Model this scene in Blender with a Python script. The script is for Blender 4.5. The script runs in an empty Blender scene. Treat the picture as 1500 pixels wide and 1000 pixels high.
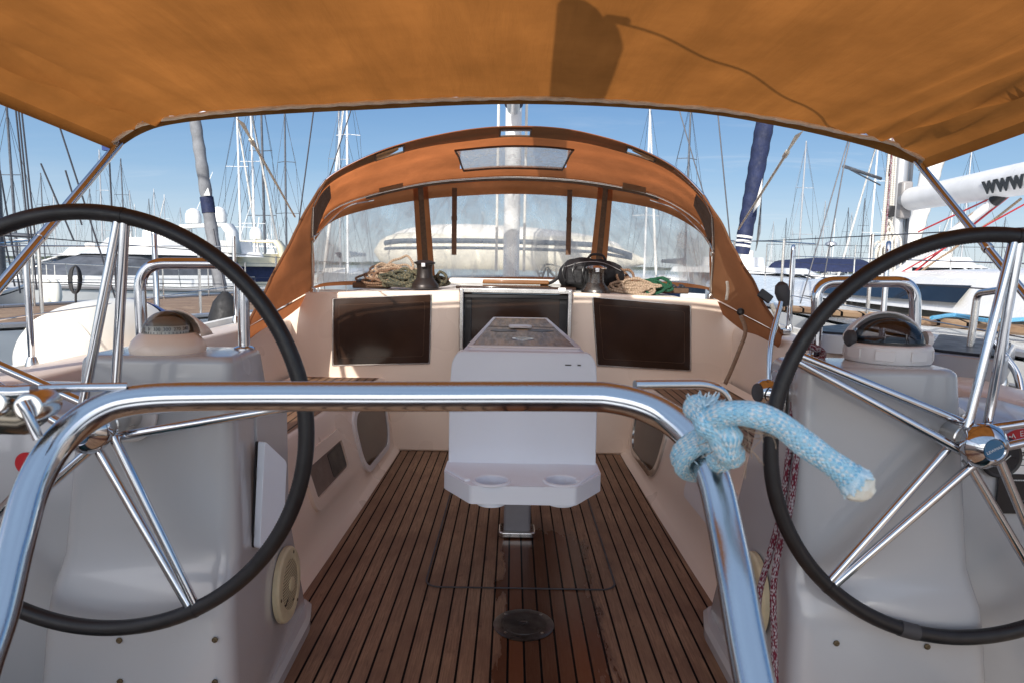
import bpy, math, random
from mathutils import Vector, Matrix, noise
from mathutils.geometry import tessellate_polygon
random.seed(7)
S = bpy.context.scene
COL = S.collection
V = Vector
PI = math.pi
EYE = 1.25
WATER = -0.65
# ------------------------------------------------------------------ camera
cam_d = bpy.data.cameras.new("camera"); cam = bpy.data.objects.new("camera", cam_d); COL.objects.link(cam)
CM = Matrix.Translation((0, 0, EYE)) @ Matrix.Rotation(math.radians(90 - 6.28), 4, 'X') @ Matrix.Rotation(math.radians(1.0), 4, 'Z')
cam.matrix_world = CM
cam_d.lens = 24; cam_d.sensor_width = 36; cam_d.clip_start = 0.02; cam_d.clip_end = 6000
cam_d.dof.use_dof = True; cam_d.dof.focus_distance = 2.6; cam_d.dof.aperture_fstop = 13
S.camera = cam
R3 = CM.to_3x3()
def ray(px, py):
    return R3 @ V(((px - 750) / 1000, (500 - py) / 1000, -1))
def P(px, py, Y):          # point of the sight line through a photo pixel at a true distance ahead
    d = ray(px, py); k = Y / d.y
    return V((d.x * k, Y, EYE + d.z * k))
def PX(px, py, X):
    d = ray(px, py); k = X / d.x
    return V((X, d.y * k, EYE + d.z * k))
def PZ(px, py, z):
    d = ray(px, py); k = (z - EYE) / d.z
    return V((d.x * k, d.y * k, z))
# ------------------------------------------------------------------ materials
def nt(name):
    m = bpy.data.materials.new(name); m.use_nodes = True
    n = m.node_tree; n.nodes.clear()
    o = n.nodes.new('ShaderNodeOutputMaterial'); return m, n, o
def N(n, t, **k):
    x = n.nodes.new(t)
    for a, b in k.items():
        if a.startswith('i_'):
            key = a[2:]
            key = int(key) if key.isdigit() else key.replace('_', ' ')
            x.inputs[key].default_value = b
        else: setattr(x, a, b)
    return x
def c4(c): return (c[0], c[1], c[2], 1) if len(c) == 3 else c
def ramp(n, fac, stops):
    r = n.nodes.new('ShaderNodeValToRGB'); n.links.new(fac, r.inputs[0])
    e = r.color_ramp.elements
    while len(e) < len(stops): e.new(0.5)
    for q, (p, c) in zip(e, stops): q.position = p; q.color = c4(c) if not isinstance(c, (int, float)) else (c, c, c, 1)
    return r
def mixc(n, fac, a, b, mode='MIX'):
    m = n.nodes.new('ShaderNodeMix'); m.data_type = 'RGBA'; m.blend_type = mode
    for sock, v in ((m.inputs[0], fac), (m.inputs[6], a), (m.inputs[7], b)):
        if isinstance(v, (int, float)): sock.default_value = v
        elif isinstance(v, tuple): sock.default_value = c4(v)
        else: n.links.new(v, sock)
    return m.outputs[2]
def math_(n, op, a, b=None, c=None):
    m = n.nodes.new('ShaderNodeMath'); m.operation = op
    for i, v in enumerate((a, b, c)):
        if v is None: continue
        if isinstance(v, (int, float)): m.inputs[i].default_value = v
        else: n.links.new(v, m.inputs[i])
    return m.outputs[0]
def objco(n, scale=(1, 1, 1)):
    t = n.nodes.new('ShaderNodeTexCoord'); mp = n.nodes.new('ShaderNodeMapping')
    mp.inputs['Scale'].default_value = scale; n.links.new(t.outputs['Object'], mp.inputs[0]); return mp.outputs[0]
def noise_(n, vec, scale, detail=4, rough=0.55, dist=0):
    x = N(n, 'ShaderNodeTexNoise', i_Scale=scale, i_Detail=detail, i_Roughness=rough, i_Distortion=dist)
    n.links.new(vec, x.inputs['Vector']); return x.outputs['Fac']
def bump(n, h, strength, dist, bsdf):
    b = N(n, 'ShaderNodeBump', i_Strength=strength, i_Distance=dist); n.links.new(h, b.inputs['Height'])
    n.links.new(b.outputs[0], bsdf.inputs['Normal']); return b
MATS = {}
def basic(name, col, rough=0.4, metal=0.0, coat=0.0, var=0.12, vscale=6, bscale=60, bstr=0.1, bdist=0.001, spec=0.5, stretch=(1, 1, 1), dark=None, detail=6):
    m, n, o = nt(name); p = N(n, 'ShaderNodeBsdfPrincipled', i_Metallic=metal)
    p.inputs['Coat Weight'].default_value = coat; p.inputs['Coat Roughness'].default_value = 0.08
    p.inputs['Specular IOR Level'].default_value = spec
    co = objco(n, stretch)
    f = noise_(n, co, vscale, detail, 0.6 if detail > 2 else .4)
    lo = tuple(x * (1 - var) for x in col) if dark is None else dark
    hi = tuple(min(1, x * (1 + var * .5)) for x in col)
    r = ramp(n, f, [(0.3, lo), (0.65, hi)]); n.links.new(r.outputs[0], p.inputs['Base Color'])
    rr = ramp(n, noise_(n, co, vscale * 2.3, min(5, detail), .6 if detail > 2 else .4), [(0.3, max(0, rough * .75)), (0.75, min(1, rough * 1.3))]); n.links.new(rr.outputs[0], p.inputs['Roughness'])
    if bstr: bump(n, noise_(n, co, bscale, 3), bstr, bdist, p)
    n.links.new(p.outputs[0], o.inputs[0]); MATS[name] = m; return m
gel = basic('gelcoat', (.85, .70, .575), .33, coat=.25, var=.04, vscale=1.6, bstr=0, detail=1)
gel2 = basic('gelcoat_worn', (.78, .76, .75), .42, coat=.1, var=.05, vscale=3, bscale=40, bstr=.05)
gelt = basic('table_gelcoat', (.80, .88, .97), .38, coat=.15, var=.03, vscale=3, bstr=0, detail=1)
postm = basic('post_alloy', (.30, .31, .34), .45, metal=.3, var=.1)
panem = basic('hatch_acrylic', (.03, .035, .045), .4, spec=.15, var=.3, bstr=0)
gelp = basic('pedestal_gelcoat', (.46, .475, .49), .22, coat=.5, var=.08, vscale=1.6, bstr=0, detail=1.5)
nonskid = basic('nonskid_deck', (.74, .73, .70), .6, var=.12, bscale=350, bstr=.4, bdist=.001)
chrome = basic('polished_steel', (.60, .62, .66), .07, metal=1, var=.08, vscale=9, bscale=25, bstr=.04, bdist=.002)
chrome2 = basic('satin_steel', (.66, .65, .63), .2, metal=1, var=.15, vscale=14, bscale=60, bstr=.08)
black = basic('black_plastic', (.018, .018, .02), .4, var=.3)
leather = basic('wheel_leather', (.010, .010, .012), .42, var=.35, vscale=25, bscale=260, bstr=.35, bdist=.0008)
rubber = basic('grey_rubber', (.06, .06, .065), .6, var=.3)
greyp = basic('grey_plastic', (.28, .27, .27), .4)
pexi = basic('smoked_acrylic', (.034, .017, .010), .13, var=.35, vscale=2, bstr=0, coat=.2, spec=.35)
glassd = basic('dark_glass', (.012, .016, .022), .06, var=.3, bstr=0)
whitep = basic('white_paint', (.82, .82, .80), .25, var=.06, coat=.3)
whiteh = basic('white_hull', (.80, .81, .80), .22, var=.08, vscale=1.2, bscale=3, bstr=.05, bdist=.01, coat=.3)
creamh = basic('cream_paint', (.72, .66, .48), .4, var=.15, vscale=1.5)
paleh = basic('pale_blue_hull', (.62, .69, .74), .25, var=.08, vscale=1.2, coat=.3)
navyh = basic('navy_hull', (.012, .025, .075), .18, var=.2, vscale=1, coat=.4)
navyc = basic('navy_canvas', (.012, .02, .065), .8, var=.35, vscale=9, bscale=35, bstr=.5, bdist=.01)
bluec = basic('blue_canvas', (.03, .06, .22), .75, var=.3, vscale=5, bscale=20, bstr=.4, bdist=.01)
greyc = basic('grey_cover', (.09, .10, .12), .8, var=.35, vscale=3, bscale=14, bstr=.5, bdist=.02)
sailw = basic('sailcloth', (.78, .76, .72), .7, var=.14, vscale=4, bscale=14, bstr=.5, bdist=.02)
mastm = basic('mast_alloy', (.50, .51, .53), .32, metal=.6, var=.18, vscale=1, stretch=(1, 1, .2))
mastw = basic('mast_white', (.76, .77, .78), .35, var=.1)
mastd = basic('mast_dark', (.10, .11, .13), .4, metal=.4, var=.3)
wire = basic('wire', (.07, .07, .08), .4, metal=.5)
wirew = basic('white_line', (.75, .74, .7), .6)
fendw = basic('fender_white', (.84, .82, .74), .35, var=.05, vscale=4, coat=.2)
fendb = basic('fender_blue', (.02, .05, .32), .35, var=.15)
fendk = basic('fender_black', (.015, .015, .017), .7, var=.4, vscale=12, bscale=60, bstr=.5)
bagm = basic('black_nylon', (.008, .008, .010), .7, var=.4, vscale=14, bscale=60, bstr=.8, bdist=.004)
webb = basic('brown_webbing', (.13, .07, .04), .8, var=.3, vscale=60, bscale=300, bstr=.5)
zipm = basic('dark_binding', (.10, .055, .03), .8, var=.3, vscale=30)
bind = basic('cream_piping', (.92, .84, .68), .7, var=.15, vscale=30, bscale=160, bstr=.4)
speak = basic('yellowed_plastic', (.62, .55, .36), .45, var=.15, vscale=14)
screen = basic('black_panel', (.02, .02, .022), .22, var=.3)
redp = basic('red_paint', (.5, .02, .03), .4)
bluecap = basic('blue_enamel', (.02, .12, .24), .2, coat=.6)
tub = basic('dinghy_tube', (.74, .70, .60), .5, var=.18, vscale=3, bscale=8, bstr=.25, bdist=.01)
tubd = basic('dinghy_strake', (.05, .075, .11), .55, var=.3)
textd = basic('dark_lettering', (.03, .035, .04), .5)
textl = basic('pale_lettering', (.7, .72, .72), .5)
varn = basic('varnished_wood', (.24, .10, .03), .3, var=.35, vscale=4, stretch=(1, 14, 14), coat=.3)
shorem = basic('shore_trees', (.045, .06, .03), .9, var=.5, vscale=.08, bscale=.3, bstr=1, bdist=2)
tile = basic('roof_tiles', (.38, .12, .06), .8, var=.3, vscale=1)
wallm = basic('render_wall', (.6, .55, .45), .8)
winch = basic('winch_bronze', (.13, .12, .11), .3, metal=.8, var=.25, vscale=20)
cordm = {}
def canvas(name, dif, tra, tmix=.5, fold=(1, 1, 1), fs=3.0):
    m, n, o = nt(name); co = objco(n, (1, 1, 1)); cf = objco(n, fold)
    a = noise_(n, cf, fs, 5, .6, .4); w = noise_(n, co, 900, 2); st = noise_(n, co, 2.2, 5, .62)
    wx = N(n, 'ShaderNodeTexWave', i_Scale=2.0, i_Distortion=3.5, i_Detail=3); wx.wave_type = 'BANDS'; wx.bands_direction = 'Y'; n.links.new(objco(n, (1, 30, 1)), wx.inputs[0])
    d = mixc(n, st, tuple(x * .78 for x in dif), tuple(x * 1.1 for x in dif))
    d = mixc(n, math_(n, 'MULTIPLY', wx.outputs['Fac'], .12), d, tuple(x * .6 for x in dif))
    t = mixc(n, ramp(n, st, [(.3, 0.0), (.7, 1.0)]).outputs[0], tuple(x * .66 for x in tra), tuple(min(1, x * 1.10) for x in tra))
    t = mixc(n, ramp(n, a, [(.42, .32), (.62, 0.0)]).outputs[0], t, tuple(x * .5 for x in tra))  # fold shade painted into the translucent colour, following the fold noise
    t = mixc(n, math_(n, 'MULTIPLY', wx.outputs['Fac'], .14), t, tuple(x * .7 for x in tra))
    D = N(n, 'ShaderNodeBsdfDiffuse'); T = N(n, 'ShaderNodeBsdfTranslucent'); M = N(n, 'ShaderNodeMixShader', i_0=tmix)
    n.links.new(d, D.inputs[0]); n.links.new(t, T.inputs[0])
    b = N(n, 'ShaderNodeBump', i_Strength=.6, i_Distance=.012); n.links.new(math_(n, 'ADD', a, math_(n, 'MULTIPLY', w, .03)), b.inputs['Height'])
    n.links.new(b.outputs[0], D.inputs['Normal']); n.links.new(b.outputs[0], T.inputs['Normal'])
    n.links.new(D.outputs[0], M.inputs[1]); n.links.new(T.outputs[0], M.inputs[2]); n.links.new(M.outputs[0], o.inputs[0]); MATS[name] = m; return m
band_m = None
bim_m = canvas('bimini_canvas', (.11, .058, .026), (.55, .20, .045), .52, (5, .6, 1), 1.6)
spr_m = canvas('sprayhood_canvas', (.26, .135, .068), (.82, .26, .085), .54, (1, 1, 3), 2.5)
awn_m = canvas('pale_blue_canvas', (.30, .38, .50), (.55, .74, 1.0), .6, (3, 1, 1), 1.5)
wing_m = canvas('wing_canvas', (.24, .13, .07), (.58, .20, .075), .52, (1, 1, 2), 2.0)
band_m = canvas('doubled_canvas', (.30, .20, .12), (.40, .20, .09), .25, (1, 1, 3), 2.5)
def teak(name, axis_seams=True, pitch=.053, seam=.0075, wet=False, off=0.0, base=(.44, .26, .15), dark=(.15, .082, .045)):
    m, n, o = nt(name); p = N(n, 'ShaderNodeBsdfPrincipled'); p.inputs['Specular IOR Level'].default_value = .5 if wet else .3
    tc = n.nodes.new('ShaderNodeTexCoord'); sep = n.nodes.new('ShaderNodeSeparateXYZ'); n.links.new(tc.outputs['Object'], sep.inputs[0])
    x = math_(n, 'ADD', sep.outputs[0], off + 50 * pitch)
    fx = math_(n, 'MODULO', x, pitch); idx = math_(n, 'FLOOR', math_(n, 'DIVIDE', x, pitch))
    sm = math_(n, 'LESS_THAN', fx, seam)
    wn = N(n, 'ShaderNodeTexWhiteNoise'); wn.noise_dimensions = '1D'; n.links.new(idx, wn.inputs['W'])
    grain = noise_(n, objco(n, (60, 2.2, 60)), 3.2, 6, .65, .6)
    fine = noise_(n, objco(n, (220, 9, 220)), 3, 4, .7)
    blot = noise_(n, objco(n, (1, .5, 1)), 5.5, 6, .65)
    spots = ramp(n, noise_(n, objco(n, (1, .45, 1)), 24, 5, .6), [(.63, 0.0), (.70, 1.0)])
    c = mixc(n, ramp(n, grain, [(.32, 0.0), (.68, 1.0)]).outputs[0], dark, base)
    c = mixc(n, math_(n, 'MULTIPLY', ramp(n, fine, [(.45, 0.0), (.75, 1.0)]).outputs[0], .5), c, (.46, .33, .23))
    c = mixc(n, math_(n, 'MULTIPLY', wn.outputs[0], .6), c, tuple(q * .5 for q in base))
    c = mixc(n, ramp(n, blot, [(.38, .65), (.62, 0.0)]).outputs[0], c, (.15, .075, .045))
    c = mixc(n, math_(n, 'MULTIPLY', spots.outputs[0], .55), c, (.07, .035, .022))
    rough = .62
    if wet:
        yy = sep.outputs[1]; xx = sep.outputs[0]
        wob = math_(n, 'MULTIPLY', math_(n, 'SUBTRACT', noise_(n, objco(n, (6, 1.4, 1)), 2.6, 5, .6), .5), .55)
        dx = math_(n, 'ABSOLUTE', math_(n, 'SUBTRACT', xx, .15))
        q = math_(n, 'ADD', math_(n, 'SUBTRACT', .20, dx), math_(n, 'MULTIPLY', wob, .55))
        q2 = math_(n, 'ADD', math_(n, 'SUBTRACT', 3.35, yy), wob)
        wm = math_(n, 'MULTIPLY', ramp(n, q, [(.0, 0.0), (.03, 1.0)]).outputs[0], ramp(n, q2, [(.0, 0.0), (.25, 1.0)]).outputs[0])
        c = mixc(n, math_(n, 'MULTIPLY', wm, .88), c, mixc(n, wn.outputs[0], (.05, .018, .009), (.15, .05, .02)))
        rg = mixc(n, wm, (.62, .62, .62), (.22, .22, .22)); n.links.new(rg, p.inputs['Roughness'])
    else: p.inputs['Roughness'].default_value = rough
    c = mixc(n, sm, c, (.006, .005, .005)); n.links.new(c, p.inputs['Base Color'])
    h = math_(n, 'SUBTRACT', math_(n, 'MULTIPLY', fine, .25), sm)
    bump(n, h, .5, .0012, p)
    n.links.new(mixc(n, math_(n, 'MULTIPLY', math_(n, 'SUBTRACT', 1.0, sm), 1.0), (.05, .05, .05), (.35, .35, .35)), p.inputs['Specular IOR Level'])
    n.links.new(p.outputs[0], o.inputs[0]); MATS[name] = m; return m
teak_sole = teak('teak_sole', wet=True)
teak_seat = teak('teak_seat', pitch=.05)
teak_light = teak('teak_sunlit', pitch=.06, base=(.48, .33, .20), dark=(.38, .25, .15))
def clear(name, milk=.3, tint=(.97, .97, .95), streak=(3.2, 3.2, .35), sc=2.6, rough=.06):
    m, n, o = nt(name); co = objco(n, streak)
    T = N(n, 'ShaderNodeBsdfTransparent'); T.inputs[0].default_value = c4(tint)
    G = N(n, 'ShaderNodeBsdfGlossy', i_Roughness=rough); D = N(n, 'ShaderNodeBsdfDiffuse'); D.inputs[0].default_value = (.72, .68, .60, 1)
    L = N(n, 'ShaderNodeBsdfTranslucent'); L.inputs[0].default_value = (.85, .82, .74, 1)
    DM = N(n, 'ShaderNodeMixShader', i_0=.6); n.links.new(D.outputs[0], DM.inputs[1]); n.links.new(L.outputs[0], DM.inputs[2])
    f = noise_(n, co, sc, 6, .65, .8); r = ramp(n, f, [(.35, milk * .35), (.6, milk), (.75, min(1, milk * 2.0))])
    M1 = N(n, 'ShaderNodeMixShader'); n.links.new(r.outputs[0], M1.inputs[0]); n.links.new(T.outputs[0], M1.inputs[1]); n.links.new(DM.outputs[0], M1.inputs[2])
    lw = N(n, 'ShaderNodeLayerWeight', i_Blend=.15); M2 = N(n, 'ShaderNodeMixShader')
    n.links.new(math_(n, 'MULTIPLY', lw.outputs['Fresnel'], .5), M2.inputs[0]); n.links.new(M1.outputs[0], M2.inputs[1]); n.links.new(G.outputs[0], M2.inputs[2])
    b = N(n, 'ShaderNodeBump', i_Strength=.25, i_Distance=.02); n.links.new(f, b.inputs['Height']); n.links.new(b.outputs[0], G.inputs['Normal'])
    n.links.new(M2.outputs[0], o.inputs[0]); MATS[name] = m; return m
vinyl = clear('clear_vinyl', .60)
vinyl_old = clear('cracked_vinyl', .55, (.9, .92, .93), (5, 5, 5), 5.0)
def ropem(name, a, b, scale=1.0, c=None, thr=.5):
    m, n, o = nt(name); p = N(n, 'ShaderNodeBsdfPrincipled', i_Roughness=.85)
    uv = n.nodes.new('ShaderNodeUVMap'); uv.uv_map = 'uv'
    sep = n.nodes.new('ShaderNodeSeparateXYZ'); n.links.new(uv.outputs[0], sep.inputs[0])
    u = math_(n, 'MULTIPLY', sep.outputs[0], 18.0); v = math_(n, 'MULTIPLY', sep.outputs[1], scale)
    s1 = math_(n, 'SINE', math_(n, 'MULTIPLY', math_(n, 'ADD', u, v), PI)); s2 = math_(n, 'SINE', math_(n, 'MULTIPLY', math_(n, 'SUBTRACT', u, v), PI))
    h = math_(n, 'MULTIPLY', s1, s2)
    f = noise_(n, objco(n), 190, 4, .65)
    g = math_(n, 'ADD', math_(n, 'MULTIPLY', h, .28), f)
    cc = ramp(n, g, [(.35, a), (.62, b)]).outputs[0]
    if c:
        wn = N(n, 'ShaderNodeTexWhiteNoise'); wn.noise_dimensions = '2D'
        cx = n.nodes.new('ShaderNodeCombineXYZ')
        n.links.new(math_(n, 'FLOOR', math_(n, 'ADD', u, v)), cx.inputs[0]); n.links.new(math_(n, 'FLOOR', math_(n, 'SUBTRACT', u, v)), cx.inputs[1])
        n.links.new(cx.outputs[0], wn.inputs['Vector'])
        cc = mixc(n, math_(n, 'GREATER_THAN', wn.outputs[0], thr), cc, c)
    n.links.new(cc, p.inputs['Base Color'])
    bump(n, math_(n, 'ADD', math_(n, 'ABSOLUTE', h), math_(n, 'MULTIPLY', noise_(n, objco(n), 700, 2), .6)), .9, .0015, p)
    n.links.new(p.outputs[0], o.inputs[0]); MATS[name] = m; return m
rope_blue = ropem('blue_braid', (.32, .70, .92), (.90, .98, 1), 1.0, (.50, .82, .97), .6)
rope_tan = ropem('tan_rope', (.30, .20, .13), (.52, .40, .29))
rope_brn = ropem('brown_rope', (.14, .08, .05), (.30, .18, .11))
rope_olv = ropem('olive_rope', (.06, .055, .03), (.20, .17, .10), 1, (.04, .05, .04), .6)
rope_grn = ropem('green_rope', (.005, .05, .025), (.015, .12, .06))
rope_red = ropem('red_fleck_rope', (.25, .22, .24), (.50, .46, .48), 1, (.16, .01, .03), .5)
rope_wht = ropem('white_rope', (.50, .47, .42), (.80, .77, .70))
meltm = basic('melted_core', (.80, .74, .62), .4, var=.1, vscale=40, bscale=120, bstr=.5, bdist=.002)
# ------------------------------------------------------------------ mesh builder
class MB:
    def __init__(s): s.v = []; s.f = []; s.uv = {}
    def add(s, vs, fs):
        o = len(s.v); s.v += [V(q) for q in vs]; s.f += [tuple(i + o for i in f) for f in fs]; return o
    def box(s, c, d, rot=None):
        c = V(c); M = rot.to_3x3() if rot else Matrix.Identity(3)
        vs = [c + M @ V((x * d[0] / 2, y * d[1] / 2, z * d[2] / 2)) for x in (-1, 1) for y in (-1, 1) for z in (-1, 1)]
        s.add(vs, [(0, 1, 3, 2), (4, 6, 7, 5), (0, 4, 5, 1), (2, 3, 7, 6), (0, 2, 6, 4), (1, 5, 7, 3)]); return s
    def tube(s, pts, r, seg=12, closed=False, caps=True, uvs=None):
        pts = [V(p) for p in pts]; n = len(pts); rs = r if isinstance(r, (list, tuple)) else [r] * n
        o = len(s.v); up = None; L = 0
        for i, p in enumerate(pts):
            if closed: t = pts[(i + 1) % n] - pts[i - 1]
            else: t = pts[min(i + 1, n - 1)] - pts[max(i - 1, 0)]
            if t.length < 1e-9: t = V((0, 0, 1))
            t.normalize()
            if up is None:
                a = V((0, 0, 1)) if abs(t.z) < .9 else V((1, 0, 0)); up = (a - t * a.dot(t)).normalized()
            else:
                up = up - t * up.dot(t)
                up = up.normalized() if up.length > 1e-6 else V((0, 0, 1))
            b = t.cross(up)
            for k in range(seg):
                an = 2 * PI * k / seg; s.v.append(p + (up * math.cos(an) + b * math.sin(an)) * rs[i])
        m = n if closed else n - 1
        Ls = [0]
        for i in range(m): Ls.append(Ls[-1] + (pts[(i + 1) % n] - pts[i]).length)
        for i in range(m):
            j = (i + 1) % n
            for k in range(seg):
                k2 = (k + 1) % seg
                fi = len(s.f)
                s.f.append((o + i * seg + k, o + i * seg + k2, o + j * seg + k2, o + j * seg + k))
                if uvs:
                    w = uvs
                    s.uv[fi] = [(k / seg, Ls[i] * w), ((k + 1) / seg, Ls[i] * w), ((k + 1) / seg, Ls[i + 1] * w), (k / seg, Ls[i + 1] * w)]
        if caps and not closed:
            s.f.append(tuple(o + k for k in reversed(range(seg)))); s.f.append(tuple(o + (n - 1) * seg + k for k in range(seg)))
        return s
    def lathe(s, prof, origin=(0, 0, 0), axis=(0, 0, 1), seg=32, close=True):
        a = V(axis).normalized(); o3 = V(origin)
        u = a.orthogonal().normalized(); w = a.cross(u); o = len(s.v)
        for r, h in prof:
            for k in range(seg):
                an = 2 * PI * k / seg; s.v.append(o3 + a * h + (u * math.cos(an) + w * math.sin(an)) * max(r, 1e-5))
        for i in range(len(prof) - 1):
            for k in range(seg):
                k2 = (k + 1) % seg; s.f.append((o + i * seg + k, o + i * seg + k2, o + (i + 1) * seg + k2, o + (i + 1) * seg + k))
        if close:
            s.f.append(tuple(o + k for k in reversed(range(seg)))); s.f.append(tuple(o + (len(prof) - 1) * seg + k for k in range(seg)))
        return s
    def loft(s, rings, closed=True, caps=True):
        n = len(rings[0]); o = len(s.v)
        for r in rings: s.v += [V(p) for p in r]
        for i in range(len(rings) - 1):
            for k in range(n if closed else n - 1):
                k2 = (k + 1) % n; s.f.append((o + i * n + k, o + i * n + k2, o + (i + 1) * n + k2, o + (i + 1) * n + k))
        if caps and closed:
            s.f.append(tuple(o + k for k in reversed(range(n)))); s.f.append(tuple(o + (len(rings) - 1) * n + k for k in range(n)))
        return s
    def grid(s, fn, nu, nv, skip=None, u0=0, u1=1, v0=0, v1=1):
        o = len(s.v)
        for i in range(nu + 1):
            for j in range(nv + 1): s.v.append(V(fn(u0 + (u1 - u0) * i / nu, v0 + (v1 - v0) * j / nv)))
        for i in range(nu):
            for j in range(nv):
                if skip and skip(u0 + (u1 - u0) * (i + .5) / nu, v0 + (v1 - v0) * (j + .5) / nv): continue
                a = o + i * (nv + 1) + j; s.f.append((a, a + nv + 1, a + nv + 2, a + 1))
        return s
    def prism(s, outer, thick, M, holes=()):      # polygon in local xy, extruded 0..thick along local z
        loops = [list(outer)] + [list(h) for h in holes]
        flat = [p for l in loops for p in l]
        tris = tessellate_polygon([[V((p[0], p[1], 0)) for p in l] for l in loops])
        n = len(flat); o = len(s.v)
        s.v += [M @ V((p[0], p[1], 0)) for p in flat] + [M @ V((p[0], p[1], thick)) for p in flat]
        if not holes:
            s.f.append(tuple(o + i for i in reversed(range(n)))); s.f.append(tuple(o + n + i for i in range(n)))
        else:
            for t in tris:
                s.f.append((o + t[2], o + t[1], o + t[0])); s.f.append((o + n + t[0], o + n + t[1], o + n + t[2]))
        k = 0
        for l in loops:
            m = len(l)
            for i in range(m):
                a, b = k + i, k + (i + 1) % m; s.f.append((o + a, o + b, o + n + b, o + n + a))
            k += m
        return s
    def build(s, name, mat, parent=None, smooth=True, bevel=0, seg=2, angle=35, solid=0, subsurf=0, weld=False):
        me = bpy.data.meshes.new(name); me.from_pydata([tuple(v) for v in s.v], [], s.f)
        if s.uv:
            ul = me.uv_layers.new(name='uv')
            for fi, uvs in s.uv.items():
                for li, uvp in zip(me.polygons[fi].loop_indices, uvs): ul.data[li].uv = uvp
        me.materials.append(mat)
        import bmesh
        bm = bmesh.new(); bm.from_mesh(me)
        if weld: bmesh.ops.remove_doubles(bm, verts=bm.verts, dist=1e-5)
        if not solid: bmesh.ops.recalc_face_normals(bm, faces=bm.faces)
        bm.to_mesh(me); bm.free()
        if smooth:
            me.polygons.foreach_set('use_smooth', [True] * len(me.polygons))
            if not subsurf:
                try: me.set_sharp_from_angle(angle=math.radians(angle))
                except Exception: pass
        ob = bpy.data.objects.new(name, me); COL.objects.link(ob)
        if solid:
            q = ob.modifiers.new('solid', 'SOLIDIFY'); q.thickness = solid; q.offset = 0
        if bevel:
            q = ob.modifiers.new('bevel', 'BEVEL'); q.width = bevel; q.segments = seg; q.limit_method = 'ANGLE'; q.angle_limit = math.radians(30)
            try: q.harden_normals = False
            except Exception: pass
        if subsurf:
            q = ob.modifiers.new('sub', 'SUBSURF'); q.levels = subsurf; q.render_levels = subsurf
        if parent is not None:
            ob.parent = parent; ob.matrix_parent_inverse = Matrix.Translation(-V(parent.location)) if parent.type == 'EMPTY' and not parent.get('_rel') else Matrix.Identity(4)
        return ob
def tag(o, label=None, cat=None, group=None, kind=None):
    if label: o['label'] = label
    if cat: o['category'] = cat
    if group: o['group'] = group
    if kind: o['kind'] = kind
    return o
def thing(name, label, cat, loc=(0, 0, 0), group=None):
    o = bpy.data.objects.new(name, None); COL.objects.link(o); o.location = loc; o.empty_display_size = .1
    return tag(o, label, cat, group)
def kids(o): return [c for c in bpy.data.objects if c.parent == o]
def copy_tree(o, parent=None, tree=None):
    c = o.copy(); COL.objects.link(c); c.parent = parent
    for ch in kids(o): copy_tree(ch, c)
    return c
def text(name, body, size, M, mat, parent=None, extrude=.0005, align='CENTER', bold=0):
    cu = bpy.data.curves.new(name, 'FONT'); cu.body = body; cu.size = size; cu.extrude = extrude; cu.align_x = align; cu.align_y = 'CENTER'; cu.offset = bold
    cu.materials.append(mat); ob = bpy.data.objects.new(name, cu); COL.objects.link(ob)
    ob.matrix_world = M
    if parent is not None:
        ob.parent = parent; ob.matrix_parent_inverse = Matrix.Translation(-V(parent.location)) if parent.type == 'EMPTY' else Matrix.Identity(4)
    return ob
def cat(pts, n=8, closed=False):         # catmull-rom
    pts = [V(p) for p in pts]; out = []; m = len(pts)
    rng = m if closed else m - 1
    for i in range(rng):
        if closed: a, b, c, d = pts[i - 1], pts[i], pts[(i + 1) % m], pts[(i + 2) % m]
        else:
            b, c = pts[i], pts[i + 1]; a = pts[i - 1] if i else b + (b - c); d = pts[i + 2] if i + 2 < m else c + (c - b)
        for k in range(n):
            t = k / n
            out.append(.5 * ((2 * b) + (c - a) * t + (2 * a - 5 * b + 4 * c - d) * t * t + (3 * b - a - 3 * c + d) * t ** 3))
    if not closed: out.append(pts[-1])
    return out
def resample(pts, n):
    L = [0]
    for i in range(len(pts) - 1): L.append(L[-1] + (pts[i + 1] - pts[i]).length)
    out = []; j = 0
    for k in range(n + 1):
        t = L[-1] * k / n
        while j < len(L) - 2 and L[j + 1] < t: j += 1
        q = (t - L[j]) / max(1e-9, L[j + 1] - L[j]); out.append(pts[j].lerp(pts[j + 1], min(1, max(0, q))))
    return out
def fillet(pts, r, n=8):       # polyline with rounded corners
    pts = [V(p) for p in pts]; out = [pts[0]]
    for i in range(1, len(pts) - 1):
        a, b, c = pts[i - 1], pts[i], pts[i + 1]; rr = r[i - 1] if isinstance(r, (list, tuple)) else r
        u = (a - b); w = (c - b); k = min(rr, u.length * .49, w.length * .49)
        p, q = b + u.normalized() * k, b + w.normalized() * k
        for t in range(n + 1):
            s = t / n; out.append(p * (1 - s) ** 2 + b * 2 * s * (1 - s) + q * s * s)
    out.append(pts[-1]); return out
def rrect(x0, x1, y0, y1, r, n=5):
    out = []
    for cx, cy, a0 in ((x1 - r, y1 - r, 0), (x0 + r, y1 - r, 90), (x0 + r, y0 + r, 180), (x1 - r, y0 + r, 270)):
        for k in range(n + 1):
            a = math.radians(a0 + 90 * k / n); out.append((cx + r * math.cos(a), cy + r * math.sin(a)))
    return out
def rquad(c, r, n=5):          # rounded general quad / polygon in 2d
    m = len(c); out = []
    for i in range(m):
        a, b, d = V(c[i - 1]), V(c[i]), V(c[(i + 1) % m]); u = (a - b); w = (d - b)
        rr = r[i] if isinstance(r, (list, tuple)) else r
        k = min(rr, u.length * .49, w.length * .49); p, q = b + u.normalized() * k, b + w.normalized() * k
        for t in range(n + 1):
            s = t / n; z = p * (1 - s) ** 2 + b * 2 * s * (1 - s) + q * s * s; out.append((z.x, z.y))
    return out
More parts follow.
